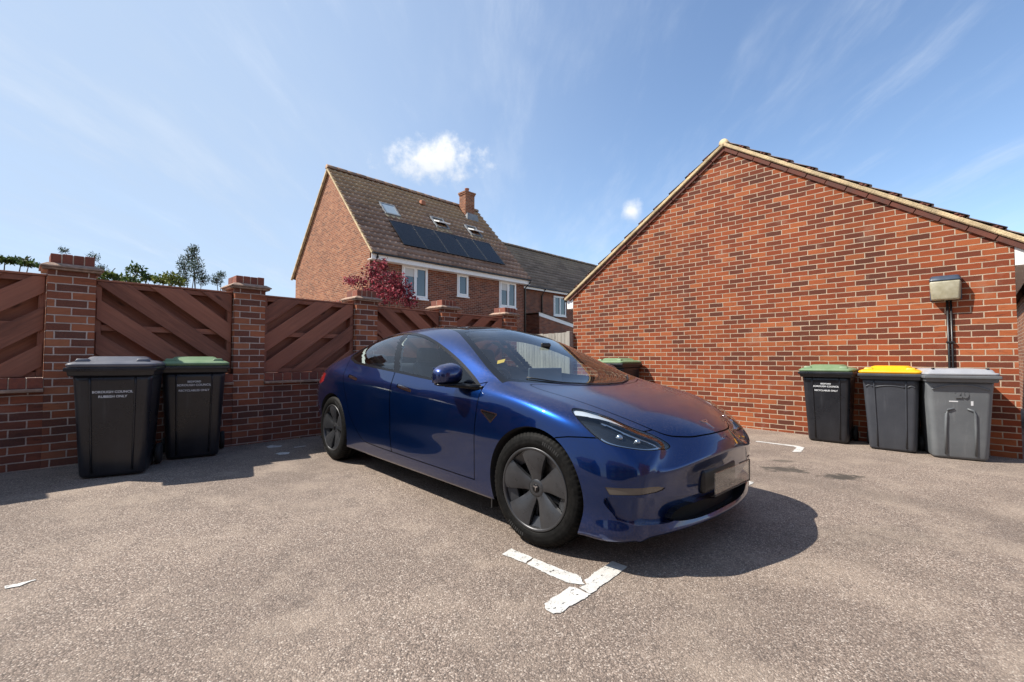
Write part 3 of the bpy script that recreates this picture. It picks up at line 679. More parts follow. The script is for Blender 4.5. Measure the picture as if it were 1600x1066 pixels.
# ------------------------------------------------------------------ wheelie bins
def wheelie_bin(x, y, rz, label, body, lid, style, lines=None, ghost=None, sc=1.0, group='wheelie bins', lidname=None):
    """origin: middle of the footprint; front faces local -y"""
    t = thing('wheelie_bin', label, 'wheelie bin', (x, y, G(x, y)), rz, group)
    t.scale = (sc, sc, sc)
    wb, wt, db, dt, H = (.225, .272, .235, .315, .965) if style != 'wide' else (.235, .285, .24, .325, .965)
    yb = -.02
    bm = NB()
    def ring(z, k, inset=0.0):
        w = wb + (wt - wb) * k - inset; d0 = db + (dt - db) * k * .85 - inset; d1 = db + .02 + (dt - db) * k * .55 - inset; r = .055 - inset * .3
        P = []
        for cx, cy, a0 in ((w - r, d1 - r, 0), (-w + r, d1 - r, 90), (-w + r, -d0 + r, 180), (w - r, -d0 + r, 270)):
            for q in range(6):
                a = math.radians(a0 + q * 18); P.append((cx + r * math.cos(a), cy + r * math.sin(a), z))
        return [bm.verts.new(p) for p in P]
    zs = [(.008, 0, .022), (.018, .01, .006), (.04, .03, 0), (.25, .25, 0), (.5, .52, 0), (.78, .82, 0), (.80, .85, 0), (.83, .88, .0), (H - .075, 1.0, 0)]
    R = [ring(*q) for q in zs]; n = len(R[0])
    for A, B in zip(R, R[1:]):
        for k in range(n): bm.faces.new((A[k], A[(k + 1) % n], B[(k + 1) % n], B[k]))
    bm.faces.new(R[0][::-1]); bm.faces.new(R[-1])
    obj('body', bm, M[body], t, True)
    def fy(z):   # front surface y at height z
        k = np.interp(z, [q[0] for q in zs], [q[1] for q in zs]); return -(db + (dt - db) * k * .85)
    def fx(z):
        k = np.interp(z, [q[0] for q in zs], [q[1] for q in zs]); return wb + (wt - wb) * k
    # moulded ribs of the front face
    bm = NB()
    if style == 'wide':
        for s in (-1, 1):
            tube(bm, [(s * .125, fy(.06) - .002, .06), (s * .125, fy(.35) - .002, .35), (s * .122, fy(.52) - .003, .52), (s * .105, fy(.565) - .003, .562), (s * .055, fy(.585) - .003, .582)], [.013, .013, .013, .012, .009], 8)
        pts = [(x_ , fy(.815 + .045 * (1 - (x_ / .24) ** 2)) - .001, .795 + .055 * (1 - (abs(x_) / .24) ** 2.2)) for x_ in np.linspace(-.24, .24, 17)]
        tube(bm, pts, .010, 8)
    else:
        for s in (-1, 1):
            tube(bm, [(s * (.135 + .02 * z), fy(z) - .001, z) for z in (.05, .3, .55, .8, .87)], .0085, 8)
        if style == 'arched':
            for a_, b_ in ((-.145, .145), (-.235, -.165), (.165, .235)):
                tube(bm, [(x_, fy(.80) - .001, .785 + .022 * (1 - ((x_ - (a_ + b_) / 2) / ((b_ - a_) / 2)) ** 2)) for x_ in np.linspace(a_, b_, 9)], .007, 8)
    obj('rib', bm, M[body], t, True)
    bm = NB()
    hexa(bm, [(-wt - .012, -dt - .022, H - .085), (wt + .012, -dt - .022, H - .085), (wt + .012, dt - .04, H - .085), (-wt - .012, dt - .04, H - .085), (-wt - .022, -dt - .040, H - .02), (wt + .022, -dt - .040, H - .02), (wt + .022, dt - .03, H - .02), (-wt - .022, dt - .03, H - .02)], .008, 2)
    box(bm, -wt - .034, wt + .034, -dt - .052, dt - .025, H - .045, H - .012, .007, 2)
    obj('rim', bm, M[body], t)
    # lid
    bm = NB(); lw, l0, l1 = wt + .030, -dt - .050, dt + .0
    def lring(z, ins, r=.05):
        P = []
        for cx, cy, a0 in ((lw - ins - r, l1 - ins - r, 0), (-lw + ins + r, l1 - ins - r, 90), (-lw + ins + r, l0 + ins + r, 180), (lw - ins - r, l0 + ins + r, 270)):
            for q in range(5):
                a = math.radians(a0 + q * 22.5); P.append((cx + r * math.cos(a), cy + r * math.sin(a), z))
        return [bm.verts.new(p) for p in P]
    prof = [(H - .011, .006), (H + .014, -.002), (H + .020, .006), (H + .032, .028), (H + .040, .05), (H + .046, .095), (H + .076, .125), (H + .082, .145)] if style != 'flat' else [(H - .011, .006), (H + .02, 0), (H + .045, .008), (H + .055, .03), (H + .058, .07), (H + .062, .14)]
    if style == 'wide': prof = [(H - .011, .006), (H + .012, .0), (H + .020, .012), (H + .022, .03), (H + .052, .045), (H + .060, .06), (H + .064, .11)]
    R = [lring(*q) for q in prof]; n = len(R[0])
    for A, B in zip(R, R[1:]):
        for k in range(n): bm.faces.new((A[k], A[(k + 1) % n], B[(k + 1) % n], B[k]))
    bm.faces.new(R[-1]); bm.faces.new(R[0][::-1])
    lo = obj('lid', bm, M[lid], t, True)
    for s in (-1, 1):   # moulded grips at the lid corners
        bm = NB()
        if style == 'wide': box(bm, s * .225 - .012, s * .225 + .012, -dt + .0, -dt + .05, H + .050, H + .074, .006, 2)
        else: hexa(bm, [(s * .2 - .05, -dt - .01, H + .034), (s * .2 + .05, -dt - .01, H + .034), (s * .2 + .05, -dt + .07, H + .036), (s * .2 - .05, -dt + .07, H + .036), (s * .2 - .035, -dt + .0, H + .062), (s * .2 + .035, -dt + .0, H + .062), (s * .2 + .035, -dt + .05, H + .062), (s * .2 - .035, -dt + .05, H + .062)], .006, 2)
        obj('lid_grip', bm, M['bin_black' if style == 'wide' else lid], lo, True)
    # handle bar and hinges at the rear
    bm = NB(); tube(bm, [(-.26, dt + .035, H - .05), (.26, dt + .035, H - .05)], .016, 10)
    for s in (-.26, -.09, .09, .26): tube(bm, [(s, dt - .04, H - .05), (s, dt + .035, H - .05)], .018, 8)
    obj('handle', bm, M[body], t, True)
    for s in (-1, 1):
        bm = NB(); lathe(bm, [(.03, -.022), (.085, -.024), (.098, -.014), (.098, .014), (.085, .024), (.03, .022)], 28, 'y')
        w = obj('wheel', bm, M['rubber'], t, True); w.location = (s * .262, .215, .100); w.rotation_euler = (0, 0, PI / 2)
    bm = NB(); tube(bm, [(-.25, .215, .10), (.25, .215, .10)], .012, 8); obj('axle', bm, M['rubber'], t, True)
    tilt = math.atan2(fy(.55) - fy(.75), .20)
    for (txt, size, z) in (lines or []):
        text_mesh('lettering', txt, size, M['sticker_white'], t, (0, fy(z) - .0035, z), (PI / 2 - tilt, 0, 0), bold=.0005)
    if ghost:
        text_mesh('faded_number', ghost, .115, M['ghost'], t, (.01, fy(.735) - .004, .742), (PI / 2 - tilt, 0, 0), bold=.006)
        bm = NB()
        for x0, x1, z0, z1 in ((-.095, -.02, .655, .668), (.085, .105, .62, .670)): hexa(bm, [(x0, fy(z0) - .002, z0), (x1, fy(z0) - .002, z0), (x1, fy(z0) - .0005, z0), (x0, fy(z0) - .0005, z0), (x0, fy(z1) - .002, z1), (x1, fy(z1) - .002, z1), (x1, fy(z1) - .0005, z1), (x0, fy(z1) - .0005, z1)])
        obj('paper_label', bm, M['sticker_white'], t)
    return t
def at_front(p, q, depth=.235):
    """footprint middle and heading from the two lower front corners"""
    p = Vector((*p, 0)); q = Vector((*q, 0)); d = (q - p).normalized(); b = Vector((-d.y, d.x, 0)); c = (p + q) / 2 + b * depth
    return c.x, c.y, math.atan2(d.y, d.x)
RB = [('BOROUGH COUNCIL', .028, .74), ('RUBBISH ONLY', .028, .70)]
GB = [('BEDFORD', .026, .79), ('BOROUGH COUNCIL', .030, .755), ('RECYCLABLES ONLY', .028, .70)]
x, y, r = at_front((-3.66, 3.885), (-3.29, 4.10)); wheelie_bin(x, y, r, 'scuffed black wheelie bin with dark grey lid, nearest bin before the fence', 'bin_black', 'lid_dark', 'domed', RB)
x, y, r = at_front((-3.47, 4.615), (-3.115, 4.85)); wheelie_bin(x, y, r, 'black wheelie bin with pale green lid between its grey lidded neighbour and the car', 'bin_black', 'lid_green', 'domed', GB)
x, y, r = at_front((4.075, 6.33), (4.425, 6.01)); wheelie_bin(x, y, r, 'black wheelie bin with green lid and white lettering, left of the yellow lidded bin', 'bin_black', 'lid_green', 'plain', GB)
x, y, r = at_front((4.49, 5.80), (4.84, 5.46)); wheelie_bin(x, y, r, 'slate wheelie bin with bright yellow lid by the garage wall', 'bin_slate', 'lid_yellow', 'arched')
x, y, r = at_front((4.865, 5.31), (5.275, 5.06)); wheelie_bin(x, y, r, 'mid grey wheelie bin with pale grey lid under the wall lamp', 'bin_grey', 'lid_grey', 'wide', None, '20')
x, y, r = 2.02, 8.62, math.atan2(-.712, .702); wheelie_bin(x, y, r, 'dark wheelie bin with green lid half hidden beyond the car bonnet', 'bin_black', 'lid_green', 'domed', GB, None, 1.045)

# ------------------------------------------------------------------ houses
def window(t, u0, u1, z0, z1, y, panes, frame_only=False, blind=False, cill=True):
    """white casement in a wall facing local -y"""
    bm = NB(); e = .055
    def fr(x0, x1, a0, a1, d0, d1, w):
        box(bm, x0, x0 + w, d0, d1, a0, a1); box(bm, x1 - w, x1, d0, d1, a0, a1)
        box(bm, x0 + w, x1 - w, d0, d1, a0, a0 + w); box(bm, x0 + w, x1 - w, d0, d1, a1 - w, a1)
    fr(u0, u1, z0, z1, y - .035, y + .05, e)
    n = panes; w = (u1 - u0 - 2 * e) / n
    for i in range(n):
        fr(u0 + e + i * w + .004, u0 + e + (i + 1) * w - .004, z0 + e + .002, z1 - e - .002, y - .055, y + .02, .05)
    f = obj('window', bm, M['upvc'], t)
    bm = NB()
    for i in range(n): box(bm, u0 + e + i * w + .05, u0 + e + (i + 1) * w - .05, y - .012, y - .004, z0 + e + .048, z1 - e - .048)
    obj('pane', bm, M['pane'], f)
    if blind:
        bm = NB(); box(bm, u0 + .06, u0 + .12 + (u1 - u0) * .5, y - .0115 - .012, y - .0105 - .003, z1 - .42, z1 - .1); obj('blind', bm, M['curtain'], f)
    if cill:
        bm = NB(); box(bm, u0 - .04, u1 + .04, y - .075, y - .003, z0 - .055, z0 - .002, .006); obj('sill', bm, M['upvc'], f)
    return f
def main_house():
    o = Vector((-4.98, 16.1, 0)); rz = math.atan2(.705, .71); L = 8.2; D = 7.9; ez = 4.93; rzh = 9.10
    t = thing('brick_house', 'detached brick house with solar panels and skylights on its brown tiled roof', 'house', (o.x, o.y, 0), rz)
    hy = D / 2; m = (rzh - ez) / hy; k = math.hypot(1, m); cy, sy = 1 / k, m / k; wy = .30
    def rp(u, v, n=0.0):      # v measured horizontally from the eaves, n along the roof normal
        return Vector((u, v - sy * n, ez + v * m + cy * n))
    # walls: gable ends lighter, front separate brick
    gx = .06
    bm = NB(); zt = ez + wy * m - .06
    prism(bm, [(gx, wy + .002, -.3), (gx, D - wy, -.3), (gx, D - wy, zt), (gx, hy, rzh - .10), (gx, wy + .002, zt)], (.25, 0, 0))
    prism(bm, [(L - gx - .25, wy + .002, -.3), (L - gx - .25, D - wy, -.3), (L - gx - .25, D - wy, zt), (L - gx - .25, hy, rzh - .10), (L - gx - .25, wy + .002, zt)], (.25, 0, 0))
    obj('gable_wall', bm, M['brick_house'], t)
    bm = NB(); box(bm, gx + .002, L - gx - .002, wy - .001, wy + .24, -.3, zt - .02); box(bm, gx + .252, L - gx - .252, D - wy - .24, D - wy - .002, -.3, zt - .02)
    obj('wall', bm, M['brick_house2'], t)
    slope_obj('roof', M['tile'], t, rp(-.04, -.06), (1, 0, 0), (0, cy, sy), L + .08, (hy + .06) * k, .25, 17, amp=.030, step=.072)
    slope_obj('rear_roof', M['tile'], t, Vector((L + .04, D + .06, ez - .06 * m)), (-1, 0, 0), (0, -cy, sy), L + .08, (hy + .06) * k, .225, 17, amp=.030, step=.036, seg=4)
    bm = NB(); halfround(bm, (-.06, hy, rzh + .02), (L + .06, hy, rzh + .02), .13); obj('ridge_tile', bm, M['tile'], t, True)
    # pale mortared verges
    for x0 in (-.055, L - .035):
        for s in (0, 1):
            bm = NB()
            P = [(-.06, -.055), (hy, -.055), (hy, .012), (-.06, .012)]
            prism(bm, [((q := rp(x0, v, n)).x, q.y if s == 0 else D - q.y, q.z) for v, n in P], (.09, 0, 0))
            obj('verge', bm, M['verge'], t)
    bm = NB(); box(bm, -.03, L + .03, -.02, .004, ez - .285, ez - .035); box(bm, -.03, L + .03, .006, wy - .004, ez - .285, ez - .265); obj('fascia', bm, M['white'], t)
    bm = NB(); box(bm, -.04, L + .04, -.145, -.022, ez - .115, ez - .055, .02); obj('gutter', bm, M['black_pvc'], t)
    for u in (.17, L - .04):
        bm = NB(); tube(bm, [(u, -.08, ez - .11), (u, -.08, ez - .2), (u, wy - .05, ez - .45), (u, wy - .05, -.2)], .042, 10); obj('downpipe', bm, M['black_pvc'], t, True)
    window(t, 1.38, 2.54, 3.43, 4.68, wy, 2, blind=True); window(t, 4.03, 4.63, 3.73, 4.67, wy, 1); window(t, 6.47, 7.56, 3.46, 4.67, wy, 2, blind=True)
    # ground floor openings
    window(t, 1.2, 2.7, .9, 2.2, wy, 2); window(t, 6.0, 7.6, .9, 2.2, wy, 2)
    bm = NB(); box(bm, 3.9, 4.8, wy - .03, wy + .03, .02, 2.1, .01); obj('door', bm, M['white'], t)
    # skylights: frame lying on the roof; two of them swung open
    for (u0, v0, op) in ((1.56, 1.97, 0), (4.10, 1.92, 1), (6.15, 1.96, 1)):
        w = .72; h = .58
        bm = NB()
        def slab(u0_, u1_, v0_, v1_, n0, n1):
            hexa(bm, [rp(u0_, v0_, n0), rp(u1_, v0_, n0), rp(u1_, v1_, n0), rp(u0_, v1_, n0), rp(u0_, v0_, n1), rp(u1_, v0_, n1), rp(u1_, v1_, n1), rp(u0_, v1_, n1)])
        e = .07
        slab(u0, u0 + e, v0, v0 + h, .0, .12); slab(u0 + w - e, u0 + w, v0, v0 + h, .0, .12); slab(u0 + e, u0 + w - e, v0, v0 + e * .7, .0, .12); slab(u0 + e, u0 + w - e, v0 + h - e * .7, v0 + h, .0, .12)
        f = obj('skylight', bm, M['lead'], t)
        bm = NB(); slab(u0 + e, u0 + w - e, v0 + .05, v0 + h - .05, .03, .035) if op else slab(u0 + e, u0 + w - e, v0 + .05, v0 + h - .05, .095, .105)
        obj('pane', bm, M['sky_pane'] if not op else M['black_pvc'], f)  # open skylights: black sheet painted as the shade inside the opening
        if not op:
            bm = NB(); slab(u0 + e + .03, u0 + w - e - .03, v0 + .09, v0 + h - .10, .0, .075); obj('blind', bm, M['curtain'], f)
        if op:
            bm = NB(); c = rp(u0 + w / 2, v0 + h * .55, .10); a = math.radians(-28)
            d = Vector((0, math.cos(math.atan(m) + a), math.sin(math.atan(m) + a))); nn = Vector((0, -d.z, d.y)); l = h * k * .5
            for (s0, s1, x0, x1) in ((-l, -l + .06, -w / 2 + .05, w / 2 - .05), (l - .06, l, -w / 2 + .05, w / 2 - .05), (-l + .06, l - .06, -w / 2 + .05, -w / 2 + .12), (-l + .06, l - .06, w / 2 - .12, w / 2 - .05)):
                X = Vector((1, 0, 0)); hexa(bm, [c + d * s0 + X * x0, c + d * s0 + X * x1, c + d * s1 + X * x1, c + d * s1 + X * x0] + [c + d * s0 + X * x0 + nn * .06, c + d * s0 + X * x1 + nn * .06, c + d * s1 + X * x1 + nn * .06, c + d * s1 + X * x0 + nn * .06])
            sf = obj('sash', bm, M['upvc'], f)
            bm = NB(); X = Vector((1, 0, 0)); hexa(bm, [c + d * s0 + X * x0 + nn * z for z in (.02, .035) for s0, x0 in ((-l + .06, -w / 2 + .12), (-l + .06, w / 2 - .12), (l - .06, w / 2 - .12), (l - .06, -w / 2 + .12))]); obj('pane', bm, M['pane'], f)
        bm = NB(); slab(u0 - .06, u0 + w + .06, v0 - .14, v0 - .004, .035, .06); obj('flashing', bm, M['verge'], f)
    # solar array
    v0, v1 = .44, 1.58; u0, u1 = 1.64, 7.02; w = (u1 - u0 - .45) / 5
    for i in range(5):
        sh = .0
        bm = NB(); x0 = u0 - .17 + .02 + i * (w + .10); x1 = x0 + w + .088
        hexa(bm, [rp(x0, v0, .10), rp(x1, v0, .10), rp(x1, v1, .10), rp(x0, v1, .10), rp(x0, v0, .135), rp(x1, v0, .135), rp(x1, v1, .135), rp(x0, v1, .135)], .006)
        p = obj('solar_panel', bm, M['solar'], t)
        bm = NB(); e = .010
        for a0, a1, b0, b1 in ((x0, x1, v0, v0 + e * .7), (x0, x1, v1 - e * .7, v1), (x0, x0 + e, v0 + e * .7, v1 - e * .7), (x1 - e, x1, v0 + e * .7, v1 - e * .7)):
            hexa(bm, [rp(a0, b0, .1365), rp(a1, b0, .1365), rp(a1, b1, .1365), rp(a0, b1, .1365), rp(a0, b0, .142), rp(a1, b0, .142), rp(a1, b1, .142), rp(a0, b1, .142)])
        obj('panel_frame', bm, M['black_pvc'] if i == 0 else M['solar_frame'], p)
    bm = NB(); hexa(bm, [rp(u0 - .1, v0 + .1, .045), rp(u1 - .1, v0 + .1, .045), rp(u1 - .1, v0 + .16, .045), rp(u0 - .1, v0 + .16, .045), rp(u0 - .1, v0 + .1, .099), rp(u1 - .1, v0 + .1, .099), rp(u1 - .1, v0 + .16, .099), rp(u0 - .1, v0 + .16, .099)]); obj('mounting_rail', bm, M['solar_frame'], t)
    bm = NB(); q = rp(4.2, 3.22, .03); hexa(bm, [q + Vector(p) for p in ((-.13, -.12, 0), (.13, -.12, 0), (.13, .12, .1), (-.13, .12, .1), (-.10, -.10, .20), (.10, -.10, .20), (.10, .06, .24), (-.10, .06, .24))], .01); obj('roof_vent', bm, M['pot'], t)
    bm = NB(); cx, cyv = 7.18, hy - .42
    box(bm, cx - .30, cx + .30, cyv - .26, cyv + .26, 7.6, 9.62); box(bm, cx - .33, cx + .33, cyv - .29, cyv + .29, 9.621, 9.70); box(bm, cx - .355, cx + .355, cyv - .315, cyv + .315, 9.701, 9.775)
    ch = obj('chimney', bm, M['brick_house'], t)
    bm = NB(); lathe(bm, [(.13, 9.776), (.125, 9.80), (.105, 9.83), (.10, 9.98), (.12, 9.99), (.12, 10.02), (.09, 10.02)], 20, 'z', (cx, cyv, 0)); obj('chimney_pot', bm, M['pot'], ch, True)
    bm = NB(); q = rp(cx, cyv - .30, .045); hexa(bm, [rp(cx - .38, cyv - .46, .05), rp(cx + .38, cyv - .46, .05), rp(cx + .38, cyv - .25, .05), rp(cx - .38, cyv - .25, .05), rp(cx - .38, cyv - .46, .075), rp(cx + .38, cyv - .46, .075), rp(cx + .34, cyv - .265, .28), rp(cx - .34, cyv - .265, .28)]); obj('flashing', bm, M['lead'], ch)
    return t
main_house()
def second_house():
    # same heading as the first, farther to the right
    rz = math.atan2(.705, .71); a = Vector((.71, .705, 0)).normalized(); b = Vector((-a.y, a.x, 0))
    o = Vector((1.43, 26.4, 0)) - a * 4.2; L = 14.5; D = 5.8; ez = 5.28; rh = 8.3; hy = D / 2
    t = thing('brick_house', 'farther brick house with darker tiled roof and white porch trim', 'house', (o.x, o.y, 0), rz)
    m = (rh - ez) / hy; k = math.hypot(1, m)
    bm = NB(); prism(bm, [(0, .28, -.3), (0, D - .28, -.3), (0, D - .28, ez + .1), (0, hy, rh - .12), (0, .28, ez + .1)], (L, 0, 0)); obj('wall', bm, M['brick_house2'], t)
    slope_obj('roof', M['tile_grey'], t, Vector((-.05, -.06, ez - .06 * m)), (1, 0, 0), (0, 1 / k, m / k), L + .1, (hy + .06) * k, .30, 14, amp=.018, step=.030, seg=4)
    slope_obj('rear_roof', M['tile_grey'], t, Vector((L + .05, D + .06, ez - .06 * m)), (-1, 0, 0), (0, -1 / k, m / k), L + .1, (hy + .06) * k, .30, 14, amp=.018, step=.030, seg=4)
    bm = NB(); halfround(bm, (-.05, hy, rh + .02), (L + .05, hy, rh + .02), .12); obj('ridge_tile', bm, M['tile_grey'], t, True)
    bm = NB(); box(bm, -.03, L + .03, -.02, .004, ez - .22, ez - .04); obj('fascia', bm, M['white'], t)
    bm = NB(); box(bm, -.03, L + .03, -.13, -.022, ez - .11, ez - .05, .02); obj('gutter', bm, M['black_pvc'], t)
    bm = NB(); tube(bm, [(4.9, -.08, ez - .1), (4.9, .2, ez - .45), (4.9, .2, 3.4)], .045, 10); obj('downpipe', bm, M['black_pvc'], t, True)
    window(t, 6.05, 7.25, 3.72, 4.95, .28, 2); window(t, 10.5, 11.7, 3.72, 4.95, .28, 2)
    # lean-to whose roof falls to the right, its raking verge trimmed white
    u0, u1, z0, z1, py = 3.1, 6.6, 3.60, 3.02, -1.2
    bm = NB(); prism(bm, [(u0, py, -.3), (u1, py, -.3), (u1, py, z1 - .10), (u0, py, z0 - .10)], (0, .27 - py, 0)); p = obj('porch', bm, M['brick_house2'], t)
    d = Vector((u0 - u1 - .1, 0, z0 - z1)); slope_obj('porch_roof', M['tile_grey'], p, Vector((u1 + .1, py - .1, z1 - .01)), (0, 1, 0), d, .27 - py + .1, d.length, .25, 8, amp=.02, step=.035, seg=4)
    bm = NB(); prism(bm, [(u0 - .05, py - .04, z0 - .20), (u1 + .1, py - .04, z1 - .22), (u1 + .1, py - .04, z1 - .015), (u0 - .05, py - .04, z0 + .005)], (0, .035, 0)); obj('porch_fascia', bm, M['white'], p)
    return t
second_house()
# neighbouring garage whose brick flank shows past the right edge of the near one
def far_garage():
    o = Vector((8.9, 7.7, 0)); rz = math.atan2(-.712, .702)
    t = thing('brick_garage', 'sliver of a second red brick garage at the right edge', 'garage', (o.x, o.y, 0), rz)
    bm = NB(); prism(bm, [(0, 0, -.5), (6, 0, -.5), (6, 0, 2.4), (3, 0, 4.2), (0, 0, 2.4)], (0, 5.5, 0)); obj('wall', bm, M['brick_house'], t)
    k = math.hypot(3, 1.8)
    for s in (-1, 1): slope_obj('roof', M['tile'], t, Vector((3 + s * 3.15, -.06, 2.33)), (0, 1, 0), (-s * 3 / k, 0, 1.8 / k), 5.6, k * 1.05, .30, 10, seg=4)
far_garage()
# the terrace across the court: seen only as the reflection in the car and its windows
def terrace(x, y, L, rz, ez, rh, label):
    t = thing('brick_house', label, 'house', (x, y, 0), rz); D = 7.0; hy = D / 2; m = (rh - ez) / hy; k = math.hypot(1, m)
    bm = NB(); prism(bm, [(0, .25, -.6), (0, D - .25, -.6), (0, D - .25, ez + .1), (0, hy, rh - .12), (0, .25, ez + .1)], (L, 0, 0)); obj('wall', bm, M['brick_house2'], t)
    slope_obj('roof', M['tile'], t, Vector((-.05, -.06, ez)), (1, 0, 0), (0, 1 / k, m / k), L + .1, (hy + .06) * k, .45, 12, amp=.03, step=.04, seg=4)
    slope_obj('rear_roof', M['tile'], t, Vector((L + .05, D + .06, ez)), (-1, 0, 0), (0, -1 / k, m / k), L + .1, (hy + .06) * k, .45, 12, amp=.03, step=.04, seg=4)
    bm = NB(); box(bm, -.03, L + .03, -.02, .004, ez - .22, ez - .04); obj('fascia', bm, M['white'], t)
    for u in np.arange(1.2, L - 1.4, 2.6):
        window(t, u, u + 1.2, 3.3, 4.5, .25, 2); window(t, u, u + 1.2, .9, 2.1, .25, 2)
    return t
terrace(6.0, -10.5, 12.0, PI, 4.9, 8.2, 'terraced brick house across the court, behind the viewer')
terrace(16.5, -6.5, 8.0, PI * .80, 4.6, 8.4, 'gabled brick house across the court, behind the viewer to the right')
terrace(-13.0, -10.5, 9.0, PI, 4.4, 7.4, 'lower brick house across the court, behind the viewer to the left')

# ------------------------------------------------------------------ planting
def leaves(name, clusters, n, size, mat, parent, droop=0.0, shape=0):
    V = []; F = []
    for (c, r, wgt) in clusters:
        k = int(n * wgt)
        p = rng.normal(0, 1, (k, 3)); p /= np.linalg.norm(p, axis=1)[:, None]; p *= (rng.random((k, 1)) ** 0.45)
        p = np.array(c) + p * np.array(r)
        for q in p:
            d = rng.normal(0, 1, 3); d[2] -= droop; d /= np.linalg.norm(d); u = np.cross(d, rng.normal(0, 1, 3)); u /= np.linalg.norm(u)
            l = size * rng.uniform(.55, 1.25); w = l * (.30 if shape == 0 else .16); nn = np.cross(d, u) * l * .14; b = len(V)
            V += [q, q + d * l * .35 + u * w + nn, q + d * l, q + d * l * .35 - u * w + nn, q + d * l * .45 - nn * .4]
            F += [(b, b + 1, b + 4), (b + 1, b + 2, b + 4), (b + 2, b + 3, b + 4), (b + 3, b, b + 4)]
    return pym(name, V, F, mat, parent)
def twiggy(bm, base, ends, r0):
    for e in ends:
        a = Vector(base); b = Vector(e); mid = a.lerp(b, .5) + Vector(rng.normal(0, .06, 3)); tube(bm, [a, mid, b], [r0, r0 * .6, r0 * .2], 6)
def shrub(name, label, cat, base, clusters, n, size, mat, group=None, droop=0.2, shape=0, r0=.035, split=.45):
    g = G(base[0], base[1]); t = thing(name, label, cat, (base[0], base[1], g), 0, group)
    zc = min(c[2] for c, r, w in clusters); bm = NB(); fork = Vector((rng.normal(0, .03), rng.normal(0, .03), max(.3, (zc - g) * split)))
    tube(bm, [(0, 0, -.1), (rng.normal(0, .02), 0, fork.z * .5), fork], [r0 * 1.4, r0 * 1.15, r0], 8)
    twiggy(bm, fork, [(c[0] - base[0], c[1] - base[1], c[2] - g + r[2] * .5) for c, r, w in clusters], r0 * .7)
    for c, r, w in clusters:
        o = Vector((c[0] - base[0], c[1] - base[1], c[2] - g))
        twiggy(bm, o - Vector((0, 0, r[2] * .4)), [o + Vector(rng.normal(0, .55, 3)) * r[2] + Vector((0, 0, r[2] * .3)) for _ in range(5)], r0 * .25)
    obj('stem', bm, M['bark'], t, True)
    leaves('foliage', [((c[0] - base[0], c[1] - base[1], c[2] - g), r, w) for c, r, w in clusters], n, size, M[mat], t, droop, shape)
    return t
def pt(px, py, Y):
    d = Vector(pixdir(px, py)); k = Y / d.y
    return (d.x * k, Y, 1.09 + d.z * k)
def cl(lst, Y):
    out = []
    for px, py, rx, rz_, w in lst:
        s = Y / 711.1; p = pt(px, py, Y + rng.uniform(-.25, .25)); out.append((p, (rx * s, max(rx * s * .8, .18), rz_ * s), w))
    return out
Y = 11.0
c = cl([(588, 425, 22, 20, .16), (560, 440, 24, 8, .08), (545, 437, 12, 5, .03), (612, 440, 28, 18, .2), (628, 455, 22, 16, .16), (600, 460, 34, 16, .2), (640, 470, 14, 12, .08), (576, 455, 18, 14, .09), (600, 412, 8, 10, .03), (535, 475, 8, 5, .015)], Y)
shrub('acer_tree', 'dark red leaved acer behind the fence before the house', 'tree', pt(600, 600, Y)[:2], c, 2500, .075, 'leaf_red', split=.7, droop=.3)
Y = 12.0
c = cl([(300, 400, 9, 16, .18), (288, 415, 10, 18, .2), (306, 420, 13, 18, .25), (316, 436, 12, 12, .17), (285, 436, 11, 12, .15), (304, 390, 4, 9, .05)], Y)
shrub('slender_tree', 'slender blue green tree with upright tips behind the fence', 'tree', pt(300, 600, Y)[:2], c, 2300, .060, 'leaf_blue', droop=-.9, shape=1)
c = cl([(338, 438, 8, 10, .6), (346, 430, 5, 6, .4)], Y)
shrub('slender_tree', 'small blue green treetop left of the second brick pier', 'tree', pt(340, 600, Y)[:2], c, 420, .058, 'leaf_blue', droop=-.5, shape=1)
c = cl([(100, 392, 4, 5, .3), (147, 402, 6, 8, .4), (158, 420, 9, 8, .5)], Y)
shrub('slender_tree', 'thin blue green sprig rising behind the nearest brick pier', 'tree', pt(150, 600, Y)[:2], c, 380, .056, 'leaf_blue', droop=-.5, shape=1)
Y = 7.6
c = cl([(160, 432, 14, 8, .18), (185, 436, 16, 7, .2), (212, 422, 13, 10, .2), (232, 434, 10, 8, .14), (205, 438, 20, 7, .2)], Y)
shrub('garden_shrub', 'leafy green shrub topping the fence behind the two bins', 'shrub', pt(200, 600, Y)[:2], c, 800, .062, 'leaf_green', 'shrubs behind the fence')
c = cl([(255, 437, 14, 6, .4), (275, 440, 14, 7, .4), (268, 432, 8, 5, .2), (170, 428, 8, 5, .15)], Y)
shrub('garden_shrub', 'yellow green shrub below the slender blue green tree', 'shrub', pt(262, 600, Y)[:2], c, 620, .055, 'leaf_lime', 'shrubs behind the fence')
Y = 6.8
c = cl([(8, 406, 10, 6, .35), (34, 408, 12, 5, .4), (46, 412, 8, 4, .2), (-30, 400, 20, 10, .3)], Y)
shrub('garden_shrub', 'green shrub sprigs over the fence panel at the left edge', 'shrub', pt(10, 600, Y)[:2], c, 620, .055, 'leaf_green', 'shrubs behind the fence')

# ------------------------------------------------------------------ the car
import math
